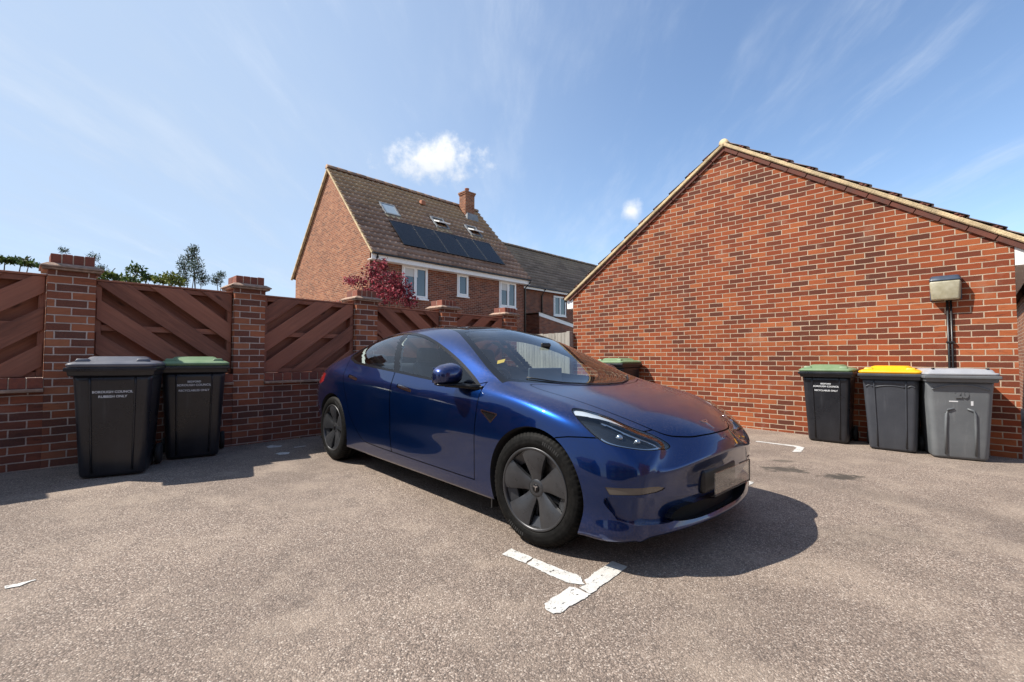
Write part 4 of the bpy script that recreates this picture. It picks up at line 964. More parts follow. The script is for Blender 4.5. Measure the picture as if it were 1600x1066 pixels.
# ---- car cage: rounded box topology. half side a=|y|; built for a>=0 then mirrored
# stations i=0..14 ; each line: x,y,z
C0=[(.715,.635),(.625,.702),(.43,.790),(.12,.868),(-.21,.932),(-.50,1.072),(-.80,1.212),(-1.12,1.325),(-1.5,1.380),(-2.0,1.392),(-2.5,1.338),(-2.95,1.205),(-3.3,1.090),(-3.56,1.022),(-3.71,1.005)]
C2=[(.620,.45,.616),(.54,.52,.678),(.37,.620,.760),(.10,.680,.842),(-.22,.707,.907),(-.52,.670,1.015),(-.83,.612,1.152),(-1.15,.568,1.265),(-1.5,.550,1.318),(-2.0,.545,1.315),(-2.5,.540,1.265),(-2.95,.575,1.135),(-3.28,.605,1.035),(-3.52,.600,.985),(-3.65,.575,.968)]
C4=[(.610,.650,.600),(.53,.735,.642),(.36,.825,.715),(.08,.868,.790),(-.23,.872,.838),(-.53,.868,.862),(-.83,.862,.876),(-1.15,.860,.886),(-1.5,.858,.897),(-2.0,.852,.913),(-2.5,.838,.932),(-2.93,.815,.965),(-3.25,.775,.965),(-3.46,.72,.945),(-3.59,.655,.925)]
def mk():
    C0a=np.array([(x,0,z) for x,z in C0]);C2a=np.array(C2);C4a=np.array(C4)
    n=len(C0a)
    # c1 between c0 and c2
    C1=.5*(C0a+C2a); C1[:,2]=C0a[:,2]-.28*(C0a[:,2]-C2a[:,2]); C1[:,0]=C0a[:,0]-.30*(C0a[:,0]-C2a[:,0])
    C3=.5*(C2a+C4a)
    for i in range(n):
        d=C4a[i]-C2a[i]; nn=np.array([0,-d[2],d[1]]); L=np.linalg.norm(nn); nn/=L
        if nn[1]<0: nn=-nn
        C3[i]+=nn*L*(.085 if 5<=i<=11 else .10)
    # side rows below c4 : z fractions, y
    zz=[.745,.60,.45,.30,.185]
    # half widths table at each station (rows s1..s5)
    Y={0:(.72,.745,.755,.762,.765),1:(.795,.825,.835,.84,.842),2:(.868,.893,.898,.895,.89),3:(.905,.922,.920,.908,.895),4:(.905,.920,.916,.902,.885),
       5:(.902,.917,.912,.905,.882),6:(.900,.915,.908,.908,.882),7:(.899,.913,.905,.909,.882),8:(.898,.912,.905,.909,.882),9:(.896,.911,.908,.905,.882),
       10:(.893,.914,.915,.905,.885),11:(.890,.918,.918,.905,.885),12:(.858,.888,.885,.865,.835),13:(.80,.83,.825,.80,.765),14:(.735,.76,.755,.735,.70)}
    Zs={0:(.535,.455,.365,.265,.175),1:(.575,.49,.39,.275,.170),2:(.625,.53,.41,.285,.17),3:(.69,.575,.44,.30,.18)}
    Xo={0:(.62,.615,.61,.60,.595),1:(.535,.53,.525,.52,.515)}
    S=[]
    for i in range(n):
        zs=Zs.get(i,None)
        if zs is None:
            top=C4a[i][2]
            zs=(top-.115,.60,.455,.305,.185) if i<12 else (top-.12,.66,.52,.39,.27)
        xs=Xo.get(i,(C4a[i][0],)*5)
        if i>=13: xs=tuple(C4a[i][0]-dx for dx in ((.03,.06,.06,.04,0) if i==14 else (.02,.03,.03,.02,0)))
        S.append([(xs[k],Y[i][k],zs[k]) for k in range(5)]+[(xs[4]-(.05 if i<2 else 0),Y[i][4]-.16,zs[4]-.012)])
    S=np.array(S) # n,6,3
    top=np.stack([C0a,C1,C2a,C3,C4a],1) # n,5,3
    # front face rows f1..f6 for columns c0..c3 (c4 = S[0])
    fx=[(.756,.558),(.722,.478),(.708,.38),(.715,.285),(.748,.195),(.60,.18)]
    Ff=[]
    for k,(x,z) in enumerate(fx):
        e=S[0][k]; row=[]
        for c,(t,ty) in enumerate(((0,0),(.30,.40),(.62,.75),(.85,.92))):
            y=e[1]*[0,.39,.745,.90][c]
            # elliptical plan shape
            a=y/e[1]; xx=e[0]+(x-e[0])*(1-a**2.1)
            zc=z+(e[2]-z)*a**2-(.030*math.exp(-((a-.70)/.28)**2) if k<2 else 0)
            row.append((xx,y,zc))
        Ff.append(row)
    Ff=np.array(Ff)
    rx=[(-3.76,.91),(-3.78,.78),(-3.80,.62),(-3.79,.46),(-3.75,.33),(-3.60,.30)]
    Fr=[]
    for k,(x,z) in enumerate(rx):
        e=S[n-1][k]; row=[]
        for c in range(4):
            y=e[1]*[0,.39,.745,.90][c]; a=y/e[1]; xx=e[0]+(x-e[0])*(1-a**2.6); zc=z+(e[2]-z)*a**2
            row.append((xx,y,zc))
        Fr.append(row)
    Fr=np.array(Fr)
    return top,S,Ff,Fr
def cage():
    top,S,Ff,Fr=mk(); n=len(top)
    V=[];key={};F=[]
    def add(k,p):
        key[k]=len(V);V.append(p)
    def P(grid,i,c,side):  # logical point resolver ; c index 0..4 -> column, side +-1
        if c==0: side=0
        k=(grid,i,c,side)
        if k not in key:
            p={'t':lambda:top[i,c],'s':lambda:S[i,c],'f':lambda:Ff[i,c],'r':lambda:Fr[i,c]}[grid]()
            if grid=='s': sd=side if side else 1
            p=np.array(p,float); 
            p[1]*= (side if side else 1); 
            add(k,p)
        return key[k]
    def T(i,c,s): return P('t',i,c,s)
    def SS(i,k,s):  # k=0 -> belt ; 1..6
        if k==0: return T(i,4,s)
        kk=('s',i,k-1,s)
        if kk not in key:
            p=S[i,k-1].copy(); p[1]*=s; add(kk,p)
        return key[kk]
    def FR(g,end,k,c,s):
        if c==4: return SS(0 if g=='f' else n-1,k,s)
        if k==0: return T(0 if g=='f' else n-1,c,s)
        return P(g,k-1,c,s)
    for s in (1,-1):
        def q(a,b,c,d):
            F.append((a,b,c,d) if s>0 else (d,c,b,a))
        for i in range(n-1):
            for c in range(4): q(T(i,c,s),T(i,c+1,s),T(i+1,c+1,s),T(i+1,c,s))
            for k in range(6): q(SS(i,k,s),SS(i,k+1,s),SS(i+1,k+1,s),SS(i+1,k,s))
        for k in range(6):
            for c in range(4):
                q(FR('f',0,k,c,s),FR('f',0,k+1,c,s),FR('f',0,k+1,c+1,s),FR('f',0,k,c+1,s))
                q(FR('r',1,k,c+1,s),FR('r',1,k+1,c+1,s),FR('r',1,k+1,c,s),FR('r',1,k,c,s))
    CR=[]
    for s in (1,-1):
        for c in range(4): CR.append((FR('f',0,1,c,s),FR('f',0,1,c+1,s),.75 if c<2 else (.55 if c==2 else .2)))
        for c in range(4): CR.append((FR('f',0,5,c,s),FR('f',0,5,c+1,s),.6))
        for i in range(2,n-3): CR.append((SS(i,5,s),SS(i+1,5,s),.5))
        for c in range(4): CR.append((T(n-1,c,s),T(n-1,c+1,s),.7))
    return np.array(V),F,CR
def car_materials():
    m, T, p = new_mat('blue_paint'); g = T.n('ShaderNodeTexCoord').outputs['Object']
    nz = T.n('ShaderNodeSeparateXYZ', {0: T.n('ShaderNodeNewGeometry').outputs['Normal']}).outputs[2]
    fl_ = T.n('ShaderNodeTexVoronoi', {'Vector': g, 'Scale': 900.0})
    dn = T.noise(g, 6.0, 4, 0.6); sp = T.noise(g, 210.0, 2, 0.5); sp2 = T.noise(g, 75.0, 3, 0.6)
    dust = T.m('MULTIPLY', T.m('ADD', T.mr(sp, 0.53, 0.66, 0.02, 0.38), T.mr(sp2, 0.64, 0.72, 0, 0.25)), T.m('MULTIPLY', T.mr(nz, 0.55, 0.97), T.mr(dn, 0.3, 0.65, 0.55, 1.0)), clamp=True)
    low = T.mr(T.n('ShaderNodeSeparateXYZ', {0: g}).outputs[2], 0.16, 0.34, 0.10, 0.0)
    lowd = T.m('MULTIPLY', low, T.mr(sp2, 0.45, 0.65, 0.2, 1.0))
    d = T.m('ADD', T.m('ADD', dust, T.mr(nz, 0.80, 0.96, 0.0, 0.10)), lowd, clamp=True)
    base = T.mix(T.mr(fl_.outputs['Distance'], 0.1, 0.7), (0.0009, 0.028, 0.150), (0.0005, 0.016, 0.085))
    c = T.mix(d, base, (0.33, 0.23, 0.18))
    setp(T, p, Base_Color=c, Metallic=T.mr(d, 0, 1, 0.88, 0.0), Roughness=T.mr(d, 0, 1, 0.29, 0.8), Coat_Weight=T.mr(d, 0, 1, 1.0, 0.3), Coat_Roughness=T.mr(d, 0.01, 0.16, 0.012, 0.15), Coat_IOR=1.50, Specular_IOR_Level=0.12)
    M['paint'] = m
    def glass(name, tint, rough=0.0, refl=1.0, dirt=0.0):
        m = bpy.data.materials.new(name); m.use_nodes = True; T = NT(m.node_tree); T.t.nodes.clear()
        tr = T.n('ShaderNodeBsdfTransparent', {'Color': (*tint, 1)}); gl = T.n('ShaderNodeBsdfGlossy', {'Color': (1, 1, 1, 1), 'Roughness': rough})
        ge = T.n('ShaderNodeNewGeometry'); cs = T.m('ABSOLUTE', T.n('ShaderNodeVectorMath', {0: ge.outputs['Incoming'], 1: ge.outputs['Normal']}, operation='DOT_PRODUCT').outputs['Value'])
        fr = T.m('ADD', 0.05, T.m('MULTIPLY', 0.95, T.m('POWER', T.m('SUBTRACT', 1.0, cs, clamp=True), 5.0)))
        mx = T.n('ShaderNodeMixShader', {0: T.m('MULTIPLY', fr, refl, clamp=True), 1: tr.outputs[0], 2: gl.outputs[0]})
        out = mx
        if dirt:
            g = T.n('ShaderNodeTexCoord').outputs['Object']
            df = T.n('ShaderNodeBsdfDiffuse', {'Color': (0.42, 0.38, 0.33, 1)})
            out = T.n('ShaderNodeMixShader', {0: T.m('MULTIPLY', T.mr(T.noise(g, 3.0, 5, .6), .25, .75, .35, 1.0), dirt), 1: mx.outputs[0], 2: df.outputs[0]})
        o = T.n('ShaderNodeOutputMaterial'); T.t.links.new(out.outputs[0], o.inputs['Surface'])
        return m
    M['glass_side'] = glass('side_glass', (0.80, 0.87, 0.85), 0.0, 1.15, 0.005)
    M['glass_ws'] = glass('windscreen_glass', (0.74, 0.82, 0.83), 0.0, 1.1, 0.020)
    M['glass_lamp'] = glass('lamp_lens', (0.90, 0.93, 0.95), 0.0, 1.2)
    M['glass_roof'] = simple('roof_glass', (0.005, 0.005, 0.006), 0.06, Specular_IOR_Level=0.4)
    M['acrylic'] = glass('clear_acrylic', (0.86, 0.86, 0.85), 0.02, 1.2, 0.035)
    M['gloss_black'] = simple('gloss_black_trim', (0.006, 0.006, 0.007), 0.22, Specular_IOR_Level=0.22)
    M['satin_black'] = simple('satin_black', (0.012, 0.012, 0.013), 0.45)
    M['liner'] = simple('liner', (0.006, 0.006, 0.007), 0.9)
    M['grille'] = simple('grille_plastic', (0.004, 0.004, 0.005), 0.5, Specular_IOR_Level=0.1)
    M['chrome'] = simple('dark_chrome', (0.50, 0.51, 0.53), 0.12, 1.0)
    M['silver'] = simple('silver_mark', (0.72, 0.72, 0.74), 0.22, 1.0)
    M['drl'] = simple('lamp_white', (0.52, 0.55, 0.58), 0.3)
    M['lamp_dark'] = simple('lamp_housing', (0.022, 0.026, 0.032), 0.25, 0.5)
    M['lamp_grey'] = simple('lamp_reflector', (0.42, 0.46, 0.50), 0.15, 0.9)
    M['tail'] = simple('tail_lamp', (0.30, 0.012, 0.012), 0.12, Coat_Weight=1.0)
    M['fog'] = simple('fog_lens', (0.085, 0.075, 0.065), 0.12, 0.3, Coat_Weight=1.0)
    M['wheel'] = simple('wheel_cover', (0.048, 0.049, 0.053), 0.30, 0.45, var=.12, scale=20)
    M['rim_edge'] = simple('rim_edge', (0.055, 0.055, 0.058), 0.38, 0.6)
    M['disc'] = simple('brake_disc', (0.30, 0.29, 0.28), 0.35, 0.9)
    M['seat'] = simple('seat_black', (0.016, 0.016, 0.017), 0.55)
    M['trim_grey'] = simple('pillar_lining', (0.40, 0.40, 0.39), 0.8)
    M['dash'] = simple('dash_top', (0.018, 0.018, 0.020), 0.7)
    M['dash_wood'] = simple('dash_wood', (0.22, 0.14, 0.08), 0.4, var=.2)
    M['screen'] = simple('screen_back', (0.085, 0.095, 0.105), 0.35)
    M['yellow'] = simple('yellow_paper', (0.80, 0.50, 0.07), 0.7)
    m, T, p = new_mat('tyre'); g = T.n('ShaderNodeTexCoord').outputs['Object']
    s = T.n('ShaderNodeSeparateXYZ', {0: g}); r = T.m('SQRT', T.m('ADD', T.m('MULTIPLY', s.outputs[0], s.outputs[0]), T.m('MULTIPLY', s.outputs[2], s.outputs[2])))
    n = T.noise(g, 30, 5, .65)
    c = T.mix(T.mr(n, .35, .7), (0.004, 0.004, 0.004), (0.011, 0.0105, 0.010))
    ringw = T.m('MULTIPLY', T.m('PINGPONG', T.m('MULTIPLY', r, 95.0), 1.0), 0.3)
    setp(T, p, Base_Color=c, Roughness=0.6, Specular_IOR_Level=0.08); bump(T, p, T.m('ADD', n, ringw), 0.002)
    M['tyre'] = m
car_materials()

class Surf:
    """triangle surface that can be cut along the zero line of a field"""
    def __init__(s, V, N, T): s.V, s.N, s.T = V, N, T
    def _mid(s, ea, eb, t):
        """new vertices on edges (ea,eb) at parameter t (unique per undirected edge)"""
        lo, hi = np.minimum(ea, eb), np.maximum(ea, eb); key = lo.astype(np.int64) * (len(s.V) + 1) + hi
        u, first, inv = np.unique(key, return_index=True, return_inverse=True)
        tt = np.where(ea == lo, t, 1 - t)[first][:, None]; a, b = lo[first], hi[first]
        base = len(s.V)
        s.V = np.concatenate([s.V, s.V[a] * (1 - tt) + s.V[b] * tt]); n = s.N[a] * (1 - tt) + s.N[b] * tt
        s.N = np.concatenate([s.N, n / np.linalg.norm(n, axis=1)[:, None]])
        return base + inv.ravel()
    def cut(s, field, refine=2):
        for it in range(refine + 1):
            f = field(s.V, s.N); ft = f[s.T]; P = s.V[s.T]
            el = np.max([np.linalg.norm(P[:, i] - P[:, (i + 1) % 3], axis=1) for i in range(3)], 0)
            mixed = (ft.min(1) < 0) & (ft.max(1) > 0)
            if it == refine: break
            near = (mixed | (np.abs(ft).min(1) < .5 * el)) & (el > .006) & (np.abs(ft).max(1) < 5)
            if not near.any(): continue
            t = s.T[near]; h = np.full(len(t), .5)
            e = s._mid(np.concatenate([t[:, 0], t[:, 1], t[:, 2]]), np.concatenate([t[:, 1], t[:, 2], t[:, 0]]), np.concatenate([h, h, h])); k = len(t)
            a, b, c = e[:k], e[k:2 * k], e[2 * k:]
            s.T = np.concatenate([s.T[~near], np.stack([t[:, 0], a, c], 1), np.stack([a, t[:, 1], b], 1), np.stack([c, b, t[:, 2]], 1), np.stack([a, b, c], 1)])
        if not mixed.any(): return
        f = np.where(np.abs(f) < 1e-7, 1e-7, f); ft = f[s.T]
        mixed = (ft.min(1) < 0) & (ft.max(1) > 0)
        t = s.T[mixed].copy(); g = f[t]; sg = g > 0
        lone = np.where(sg.sum(1) == 1, sg.argmax(1), (~sg).argmax(1))
        r = np.arange(len(t)); A = t[r, lone]; B = t[r, (lone + 1) % 3]; C = t[r, (lone + 2) % 3]
        ta = f[A] / (f[A] - f[B]); tb = f[A] / (f[A] - f[C])
        e = s._mid(np.concatenate([A, A]), np.concatenate([B, C]), np.concatenate([ta, tb])); k = len(t); x, y = e[:k], e[k:]
        s.T = np.concatenate([s.T[~mixed], np.stack([A, x, y], 1), np.stack([x, B, C], 1), np.stack([x, C, y], 1)])
def sd_poly(Q, P):
    """signed distance (negative inside) of 2d points Q to polygon P"""
    P = np.asarray(P, float); d = np.full(len(Q), 1e9); ins = np.zeros(len(Q), bool)
    for a, b in zip(P, np.roll(P, -1, 0)):
        e = b - a
        if e @ e < 1e-12: continue
        w = Q - a; h = np.clip((w @ e) / (e @ e), 0, 1); d = np.minimum(d, np.linalg.norm(w - h[:, None] * e, axis=1))
        c = (a[1] > Q[:, 1]) != (b[1] > Q[:, 1])
        with np.errstate(divide='ignore', invalid='ignore'):
            xi = (b[0] - a[0]) * (Q[:, 1] - a[1]) / (b[1] - a[1]) + a[0]
        ins ^= c & (Q[:, 0] < xi)
    return np.where(ins, -d, d)
def curve(P, n=6, closed=True):
    """Catmull-Rom through the points"""
    P = np.asarray(P, float); out = []; m = len(P)
    for i in range(m if closed else m - 1):
        p0, p1, p2, p3 = [P[j % m] if closed else P[min(max(j, 0), m - 1)] for j in (i - 1, i, i + 1, i + 2)]
        for t in np.arange(n) / n:
            out.append(.5 * ((2 * p1) + (-p0 + p2) * t + (2 * p0 - 5 * p1 + 4 * p2 - p3) * t * t + (-p0 + 3 * p1 - 3 * p2 + p3) * t ** 3))
    if not closed: out.append(P[-1])
    return np.array(out)
def build_car():
    root = thing('parked_car', 'glossy dark blue electric saloon car parked on the tarmac', 'car')
    yaw = -.811; cx, cy = .764, 3.287
    n = Vector((.014, -.004, 1)).normalized(); fw = Vector((math.cos(yaw), math.sin(yaw), 0)); fw = (fw - n * fw.dot(n)).normalized(); lf = n.cross(fw)
    root.matrix_world = Matrix(((fw.x, lf.x, n.x, cx), (fw.y, lf.y, n.y, cy), (fw.z, lf.z, n.z, G(cx, cy)), (0, 0, 0, 1)))
    # ---- smooth skin from the cage
    V, F, CR = cage()
    cd = {tuple(sorted(c[:2])): c[2] for c in CR}
    def crease(me):
        at = me.attributes.new('crease_edge', 'FLOAT', 'EDGE')
        for e_ in me.edges: at.data[e_.index].value = cd.get(tuple(sorted(e_.vertices)), 0.0)
    def ev(V, lv):
        me = bpy.data.meshes.new('c'); me.from_pydata(V.tolist(), [], F); crease(me); ob = bpy.data.objects.new('c', me); COL.objects.link(ob)
        md = ob.modifiers.new('s', 'SUBSURF'); md.levels = lv; md.render_levels = lv; md.use_limit_surface = True
        dg = bpy.context.evaluated_depsgraph_get(); dg.update()
        mm = bpy.data.meshes.new_from_object(ob.evaluated_get(dg)); bpy.data.objects.remove(ob)
        v = np.empty(len(mm.vertices) * 3); mm.vertices.foreach_get('co', v)
        return v.reshape(-1, 3), mm
    Wv = V.copy()
    for _ in range(8):
        v, mm = ev(Wv, 1); Wv += .9 * (V - v[:len(V)])
    v, mm = ev(Wv, 3)
    nn = np.empty(len(mm.vertices) * 3); mm.vertices.foreach_get('normal', nn); nn = nn.reshape(-1, 3)
    q = np.empty(len(mm.polygons) * 4, int); mm.polygons.foreach_get('vertices', q); q = q.reshape(-1, 4)
    c0 = v.mean(0)
    if ((nn * (v - np.array([c0[0], 0, .6]))).sum(1) < 0).mean() > .5: nn = -nn; q = q[:, ::-1]
    S0 = Surf(v, nn, np.concatenate([q[:, [0, 1, 2]], q[:, [0, 2, 3]]]))
    X = lambda V: V[:, 0]; A = lambda V: np.abs(V[:, 1]); Z = lambda V: V[:, 2]
    side = lambda N: np.abs(N[:, 1]) > .22
    big = 9.0
    def F_side(P): return lambda V, N: np.where((A(V) > .45) & side(N), sd_poly(np.stack([X(V), Z(V)], 1), P), big)
    def F_top(P, nz=.05, xm=-9): return lambda V, N: np.where((N[:, 2] > nz) & (X(V) > xm), sd_poly(np.stack([X(V), A(V)], 1), P), big)
    def F_front(P): return lambda V, N: np.where((N[:, 0] > .02) & (X(V) > .3), sd_poly(np.stack([A(V), Z(V)], 1), P), big)
    def off(f, d): return lambda V, N: f(V, N) - d
    dlo_p = curve([(-2.855, 1.085), (-2.80, 1.045), (-2.67, 1.018), (-2.533, .998), (-1.729, .945), (-1.06, .900), (-.60, .884), (-.535, .886), (-.596, .922), (-.758, .998), (-.925, 1.071), (-1.127, 1.148), (-1.355, 1.220), (-1.607, 1.277), (-1.90, 1.309), (-2.16, 1.312), (-2.40, 1.282), (-2.60, 1.225), (-2.76, 1.155), (-2.84, 1.11)], 5)
    dlo = F_side(dlo_p)
    ws_p = [(-.085, 0), (-.115, .11), (-.155, .30), (-.225, .55), (-.30, .72), (-.384, .794), (-.62, .735), (-.85, .664), (-1.066, .596), (-1.274, .530), (-1.6, .492), (-2.2, .480), (-2.6, .468), (-2.9, .470), (-3.15, .478), (-3.30, .45), (-3.38, .30), (-3.42, 0)]
    ws_p = np.concatenate([curve(ws_p[:5], 5, False), curve(ws_p[5:], 5, False)]); ws_p = np.concatenate([ws_p, (ws_p * [1, -1])[::-1]])
    ws = F_top(ws_p, .1)
    hood_p = curve([(-.055, 0), (-.085, .2), (-.150, .45), (-.235, .64), (-.20, .690), (.02, .668), (.20, .635), (.34, .592), (.455, .530), (.535, .472), (.585, .415), (.625, .333), (.662, .236), (.688, .108), (.694, 0)], 5, False)
    hood_p = np.concatenate([hood_p, (hood_p * [1, -1])[::-1]]); hood = F_top(hood_p, .15, -.4)
    fd = F_side([(-.513, .92), (-.517, .742), (-.519, .584), (-.523, .40), (-.526, .279), (-1.079, .283), (-1.62, .287), (-1.65, .40), (-1.662, .432), (-1.655, .575), (-1.687, .784), (-1.72, .95), (-1.85, 1.1), (-1.5, 1.15), (-.9, .98), (-.6, .90)])
    rd_c = curve([(-2.90, 1.13), (-2.80, 1.02), (-2.702, .899), (-2.568, .715), (-2.44, .516), (-2.32, .404), (-2.20, .325), (-2.095, .296)], 6, False)
    rd = F_side(np.concatenate([rd_c, [(-1.85, .289), (-1.625, .287), (-1.655, .40), (-1.667, .432), (-1.660, .575), (-1.692, .784), (-1.725, .95), (-1.85, 1.1), (-2.5, 1.2)]]))
    arch = lambda V, N: np.where((A(V) > .55) & (Z(V) < .78) & (N[:, 2] < .8), np.minimum(np.hypot(X(V), (Z(V) - .325) * 1.0), np.hypot(X(V) + 2.875, Z(V) - .325)) - .366, big)
    hd = np.array([.46, -.62, .63]); hd /= np.linalg.norm(hd); hu = np.cross(hd, [0, 0, 1]); hu /= np.linalg.norm(hu); hv = np.cross(hu, hd)
    hl3 = np.array([(.196, -.786, .804), (.225, -.813, .784), (.31, -.836, .732), (.397, -.833, .676), (.465, -.809, .643), (.539, -.744, .626), (.600, -.645, .610), (.626, -.545, .609), (.630, -.470, .622), (.598, -.46, .636), (.526, -.531, .687), (.453, -.609, .722), (.357, -.653, .763), (.259, -.717, .796), (.21, -.76, .807)])
    hl_p = curve(np.stack([hl3 @ hu, hl3 @ hv], 1), 5)
    def mir(V): return np.stack([V[:, 0], -np.abs(V[:, 1]), V[:, 2]], 1)
    def headl(V, N): return np.where((X(V) > .1) & (A(V) > .3) & ((mir(V) @ hd) > .6), sd_poly(np.stack([mir(V) @ hu, mir(V) @ hv], 1), hl_p), big)
    fog = F_front([(.862, .438), (.78, .441), (.70, .440), (.63, .434), (.575, .420), (.600, .410), (.644, .404), (.72, .406), (.80, .405), (.852, .401)])
    rec = F_front(curve([(.850, .392), (.838, .297), (.812, .268), (.70, .246), (.525, .236), (.44, .275), (.30, .285), (.0, .285), (-.3, .285), (-.3, .34), (0, .345), (.22, .345), (.40, .352), (.62, .378)], 5))
    gril = F_front(curve([(.525, .245), (.46, .292), (.25, .300), (0, .300), (-.3, .30), (-.3, .224), (0, .224), (.36, .222)], 5))
    tail = lambda V, N: np.where((X(V) < -3.2), sd_poly(np.stack([A(V), Z(V)], 1), [(.92, .86), (.78, .90), (.45, .905), (.45, .83), (.70, .80), (.86, .765)]), big)
    vent = F_side([(-.466, .740), (-.318, .728), (-.366, .680)])
    h1 = F_side(curve([(-1.597, .846), (-1.580, .826), (-1.385, .800), (-1.370, .806), (-1.378, .822), (-1.57, .850)], 4)); h2 = F_side(curve([(-2.578, .888), (-2.56, .868), (-2.39, .846), (-2.378, .852), (-2.385, .867), (-2.555, .892)], 4))
    handle = lambda V, N: np.minimum(h1(V, N), h2(V, N))
    bl = [(.16, .655), (.25, .668), (.33, .674), (.42, .670)]
    def bumper(V, N): return np.where((X(V) > .1) & (A(V) > .35) & (N[:, 2] < .75), sd_poly(np.stack([X(V), Z(V)], 1), [(.10, .655), (.178, .655), (.25, .666), (.33, .672), (.52, .662), (1.5, .64), (1.5, -1), (.10, -1)]), big)
    bumper = lambda V, N, : np.where(X(V) > .10, sd_poly(np.stack([X(V), Z(V)], 1), [(.10, .60), (.178, .652), (.25, .665), (.33, .671), (.46, .675), (.60, .72), (1.5, .75), (1.5, -1), (.10, -1)]), big)
    sill = lambda V, N: np.where((A(V) > .5) & (X(V) > -2.5) & (X(V) < -.38), Z(V) - .272 - .0 * X(V), big)
    GAP = .0034
    for f, r in ((arch, 2), (dlo, 2), (off(dlo, -.020), 1), (ws, 2), (off(ws, -.045), 1), (headl, 2), (off(headl, -.006), 1), (off(headl, -.020), 1)): S0.cut(f, r)
    for f in (fd, rd, hood): S0.cut(off(f, GAP), 2); S0.cut(off(f, -GAP), 1)
    S0.cut(off(bumper, GAP), 2); S0.cut(off(bumper, -GAP), 1)
    top_ = np.array(sorted([(p3 @ hu, p3 @ hv) for p3 in hl3[9:]]))
    def guide(V, N):
        m_ = mir(V); return np.where(headl(V, N) < .03, np.interp(m_ @ hu, top_[:, 0], top_[:, 1]) - m_ @ hv - .052 * np.clip((.47 - m_[:, 0]) / .16, -.5, 1), big)
    S0.cut(guide, 2)
    for f in (fog, rec, gril, tail, vent, off(vent, .008)): S0.cut(f, 2)
    S0.cut(off(handle, .003), 2); S0.cut(handle, 1)
    V, N, T = S0.V, S0.N, S0.T
    Cn = V[T].mean(1); Nn = N[T].mean(1)
    e = lambda f: f(Cn, Nn)
    E = {k: e(f) for k, f in dict(arch=arch, dlo=dlo, ws=ws, headl=headl, fd=fd, rd=rd, hood=hood, bumper=bumper, fog=fog, rec=rec, gril=gril, tail=tail, vent=vent, handle=handle).items()}
    lab = np.full(len(T), 'body', dtype=object)
    def setl(mask, name): lab[mask & (lab == 'body')] = name
    setl(E['arch'] < 0, 'none')
    setl(E['dlo'] < -.020, 'side_glass'); setl(E['dlo'] < 0, 'window_trim')
    xs, ay = Cn[:, 0], np.abs(Cn[:, 1])
    inws = E['ws'] < -.045
    setl(inws & (xs > -1.17), 'windscreen'); setl(inws & (xs < -2.62) & (xs > -3.34), 'rear_window'); setl(E['ws'] < 0, 'roof_glass')
    setl(E['headl'] < -.006, 'headlight'); setl(E['headl'] < 0, 'lamp_trim')
    setl(E['tail'] < 0, 'tail_light')
    setl(E['handle'] < 0, 'handle'); setl(E['handle'] < .003, 'gap')
    setl(E['vent'] < 0, 'vent'); setl(E['vent'] < .008, 'vent_trim')
    for k in ('fd', 'rd', 'hood'): setl(np.abs(E[k]) < GAP, 'gap')
    setl((np.abs(E['bumper']) < GAP) & (Cn[:, 0] < .56) & (ay > .3) & (E['hood'] > 0), 'gap')
    setl(E['fd'] < 0, 'front_door'); setl(E['rd'] < 0, 'rear_door'); setl(E['hood'] < 0, 'bonnet')
    setl(E['fog'] < 0, 'fog_light'); setl(E['gril'] < 0, 'grille'); setl(E['rec'] < 0, 'intake')
    setl((E['bumper'] < 0), 'bumper')
    lab[(Cn[:, 0] > .45) & (np.abs(Cn[:, 1]) < .5) & (E['hood'] > 0) & (lab == 'body')] = 'bumper'
    def emit(name, mask, mat, parent=root, offset=0.0, flip=False, label=None, origin=None):
        t = T[mask]
        if not len(t): return None
        u, inv = np.unique(t, return_inverse=True); t = inv.reshape(-1, 3)
        p = V[u] + N[u] * offset; nr = N[u]
        if flip: t = t[:, ::-1]; nr = -nr
        me = bpy.data.meshes.new(name); me.from_pydata(p.tolist(), [], t.tolist()); me.polygons.foreach_set('use_smooth', np.ones(len(t), bool))
        me.normals_split_custom_set_from_vertices(nr.tolist())
        o = link(name, me, mat, parent)
        if label: o['label'] = label
        return o
    R = Cn[:, 1] < 0
    def walls(name, mask, depth, mat):
        t = T[mask]; e_ = np.concatenate([t[:, [0, 1]], t[:, [1, 2]], t[:, [2, 0]]]); key = np.sort(e_, 1)
        _, idx, cnt = np.unique(key, axis=0, return_index=True, return_counts=True); b = e_[idx[cnt == 1]]; fe = np.minimum(np.abs(rec(V, N)), np.abs(gril(V, N))); b = b[(fe[b] < .0015).all(1)]
        A_, B_ = b[:, 0], b[:, 1]; k = len(b); P = np.concatenate([V[A_], V[B_], V[B_] - N[B_] * depth, V[A_] - N[A_] * depth])
        pym(name, P, [(i, i + k, i + 2 * k, i + 3 * k) for i in range(k)], mat, root)
    body = emit('body', lab == 'body', M['paint'])
    emit('bumper', lab == 'bumper', M['paint'])
    emit('bonnet', lab == 'bonnet', M['paint'])
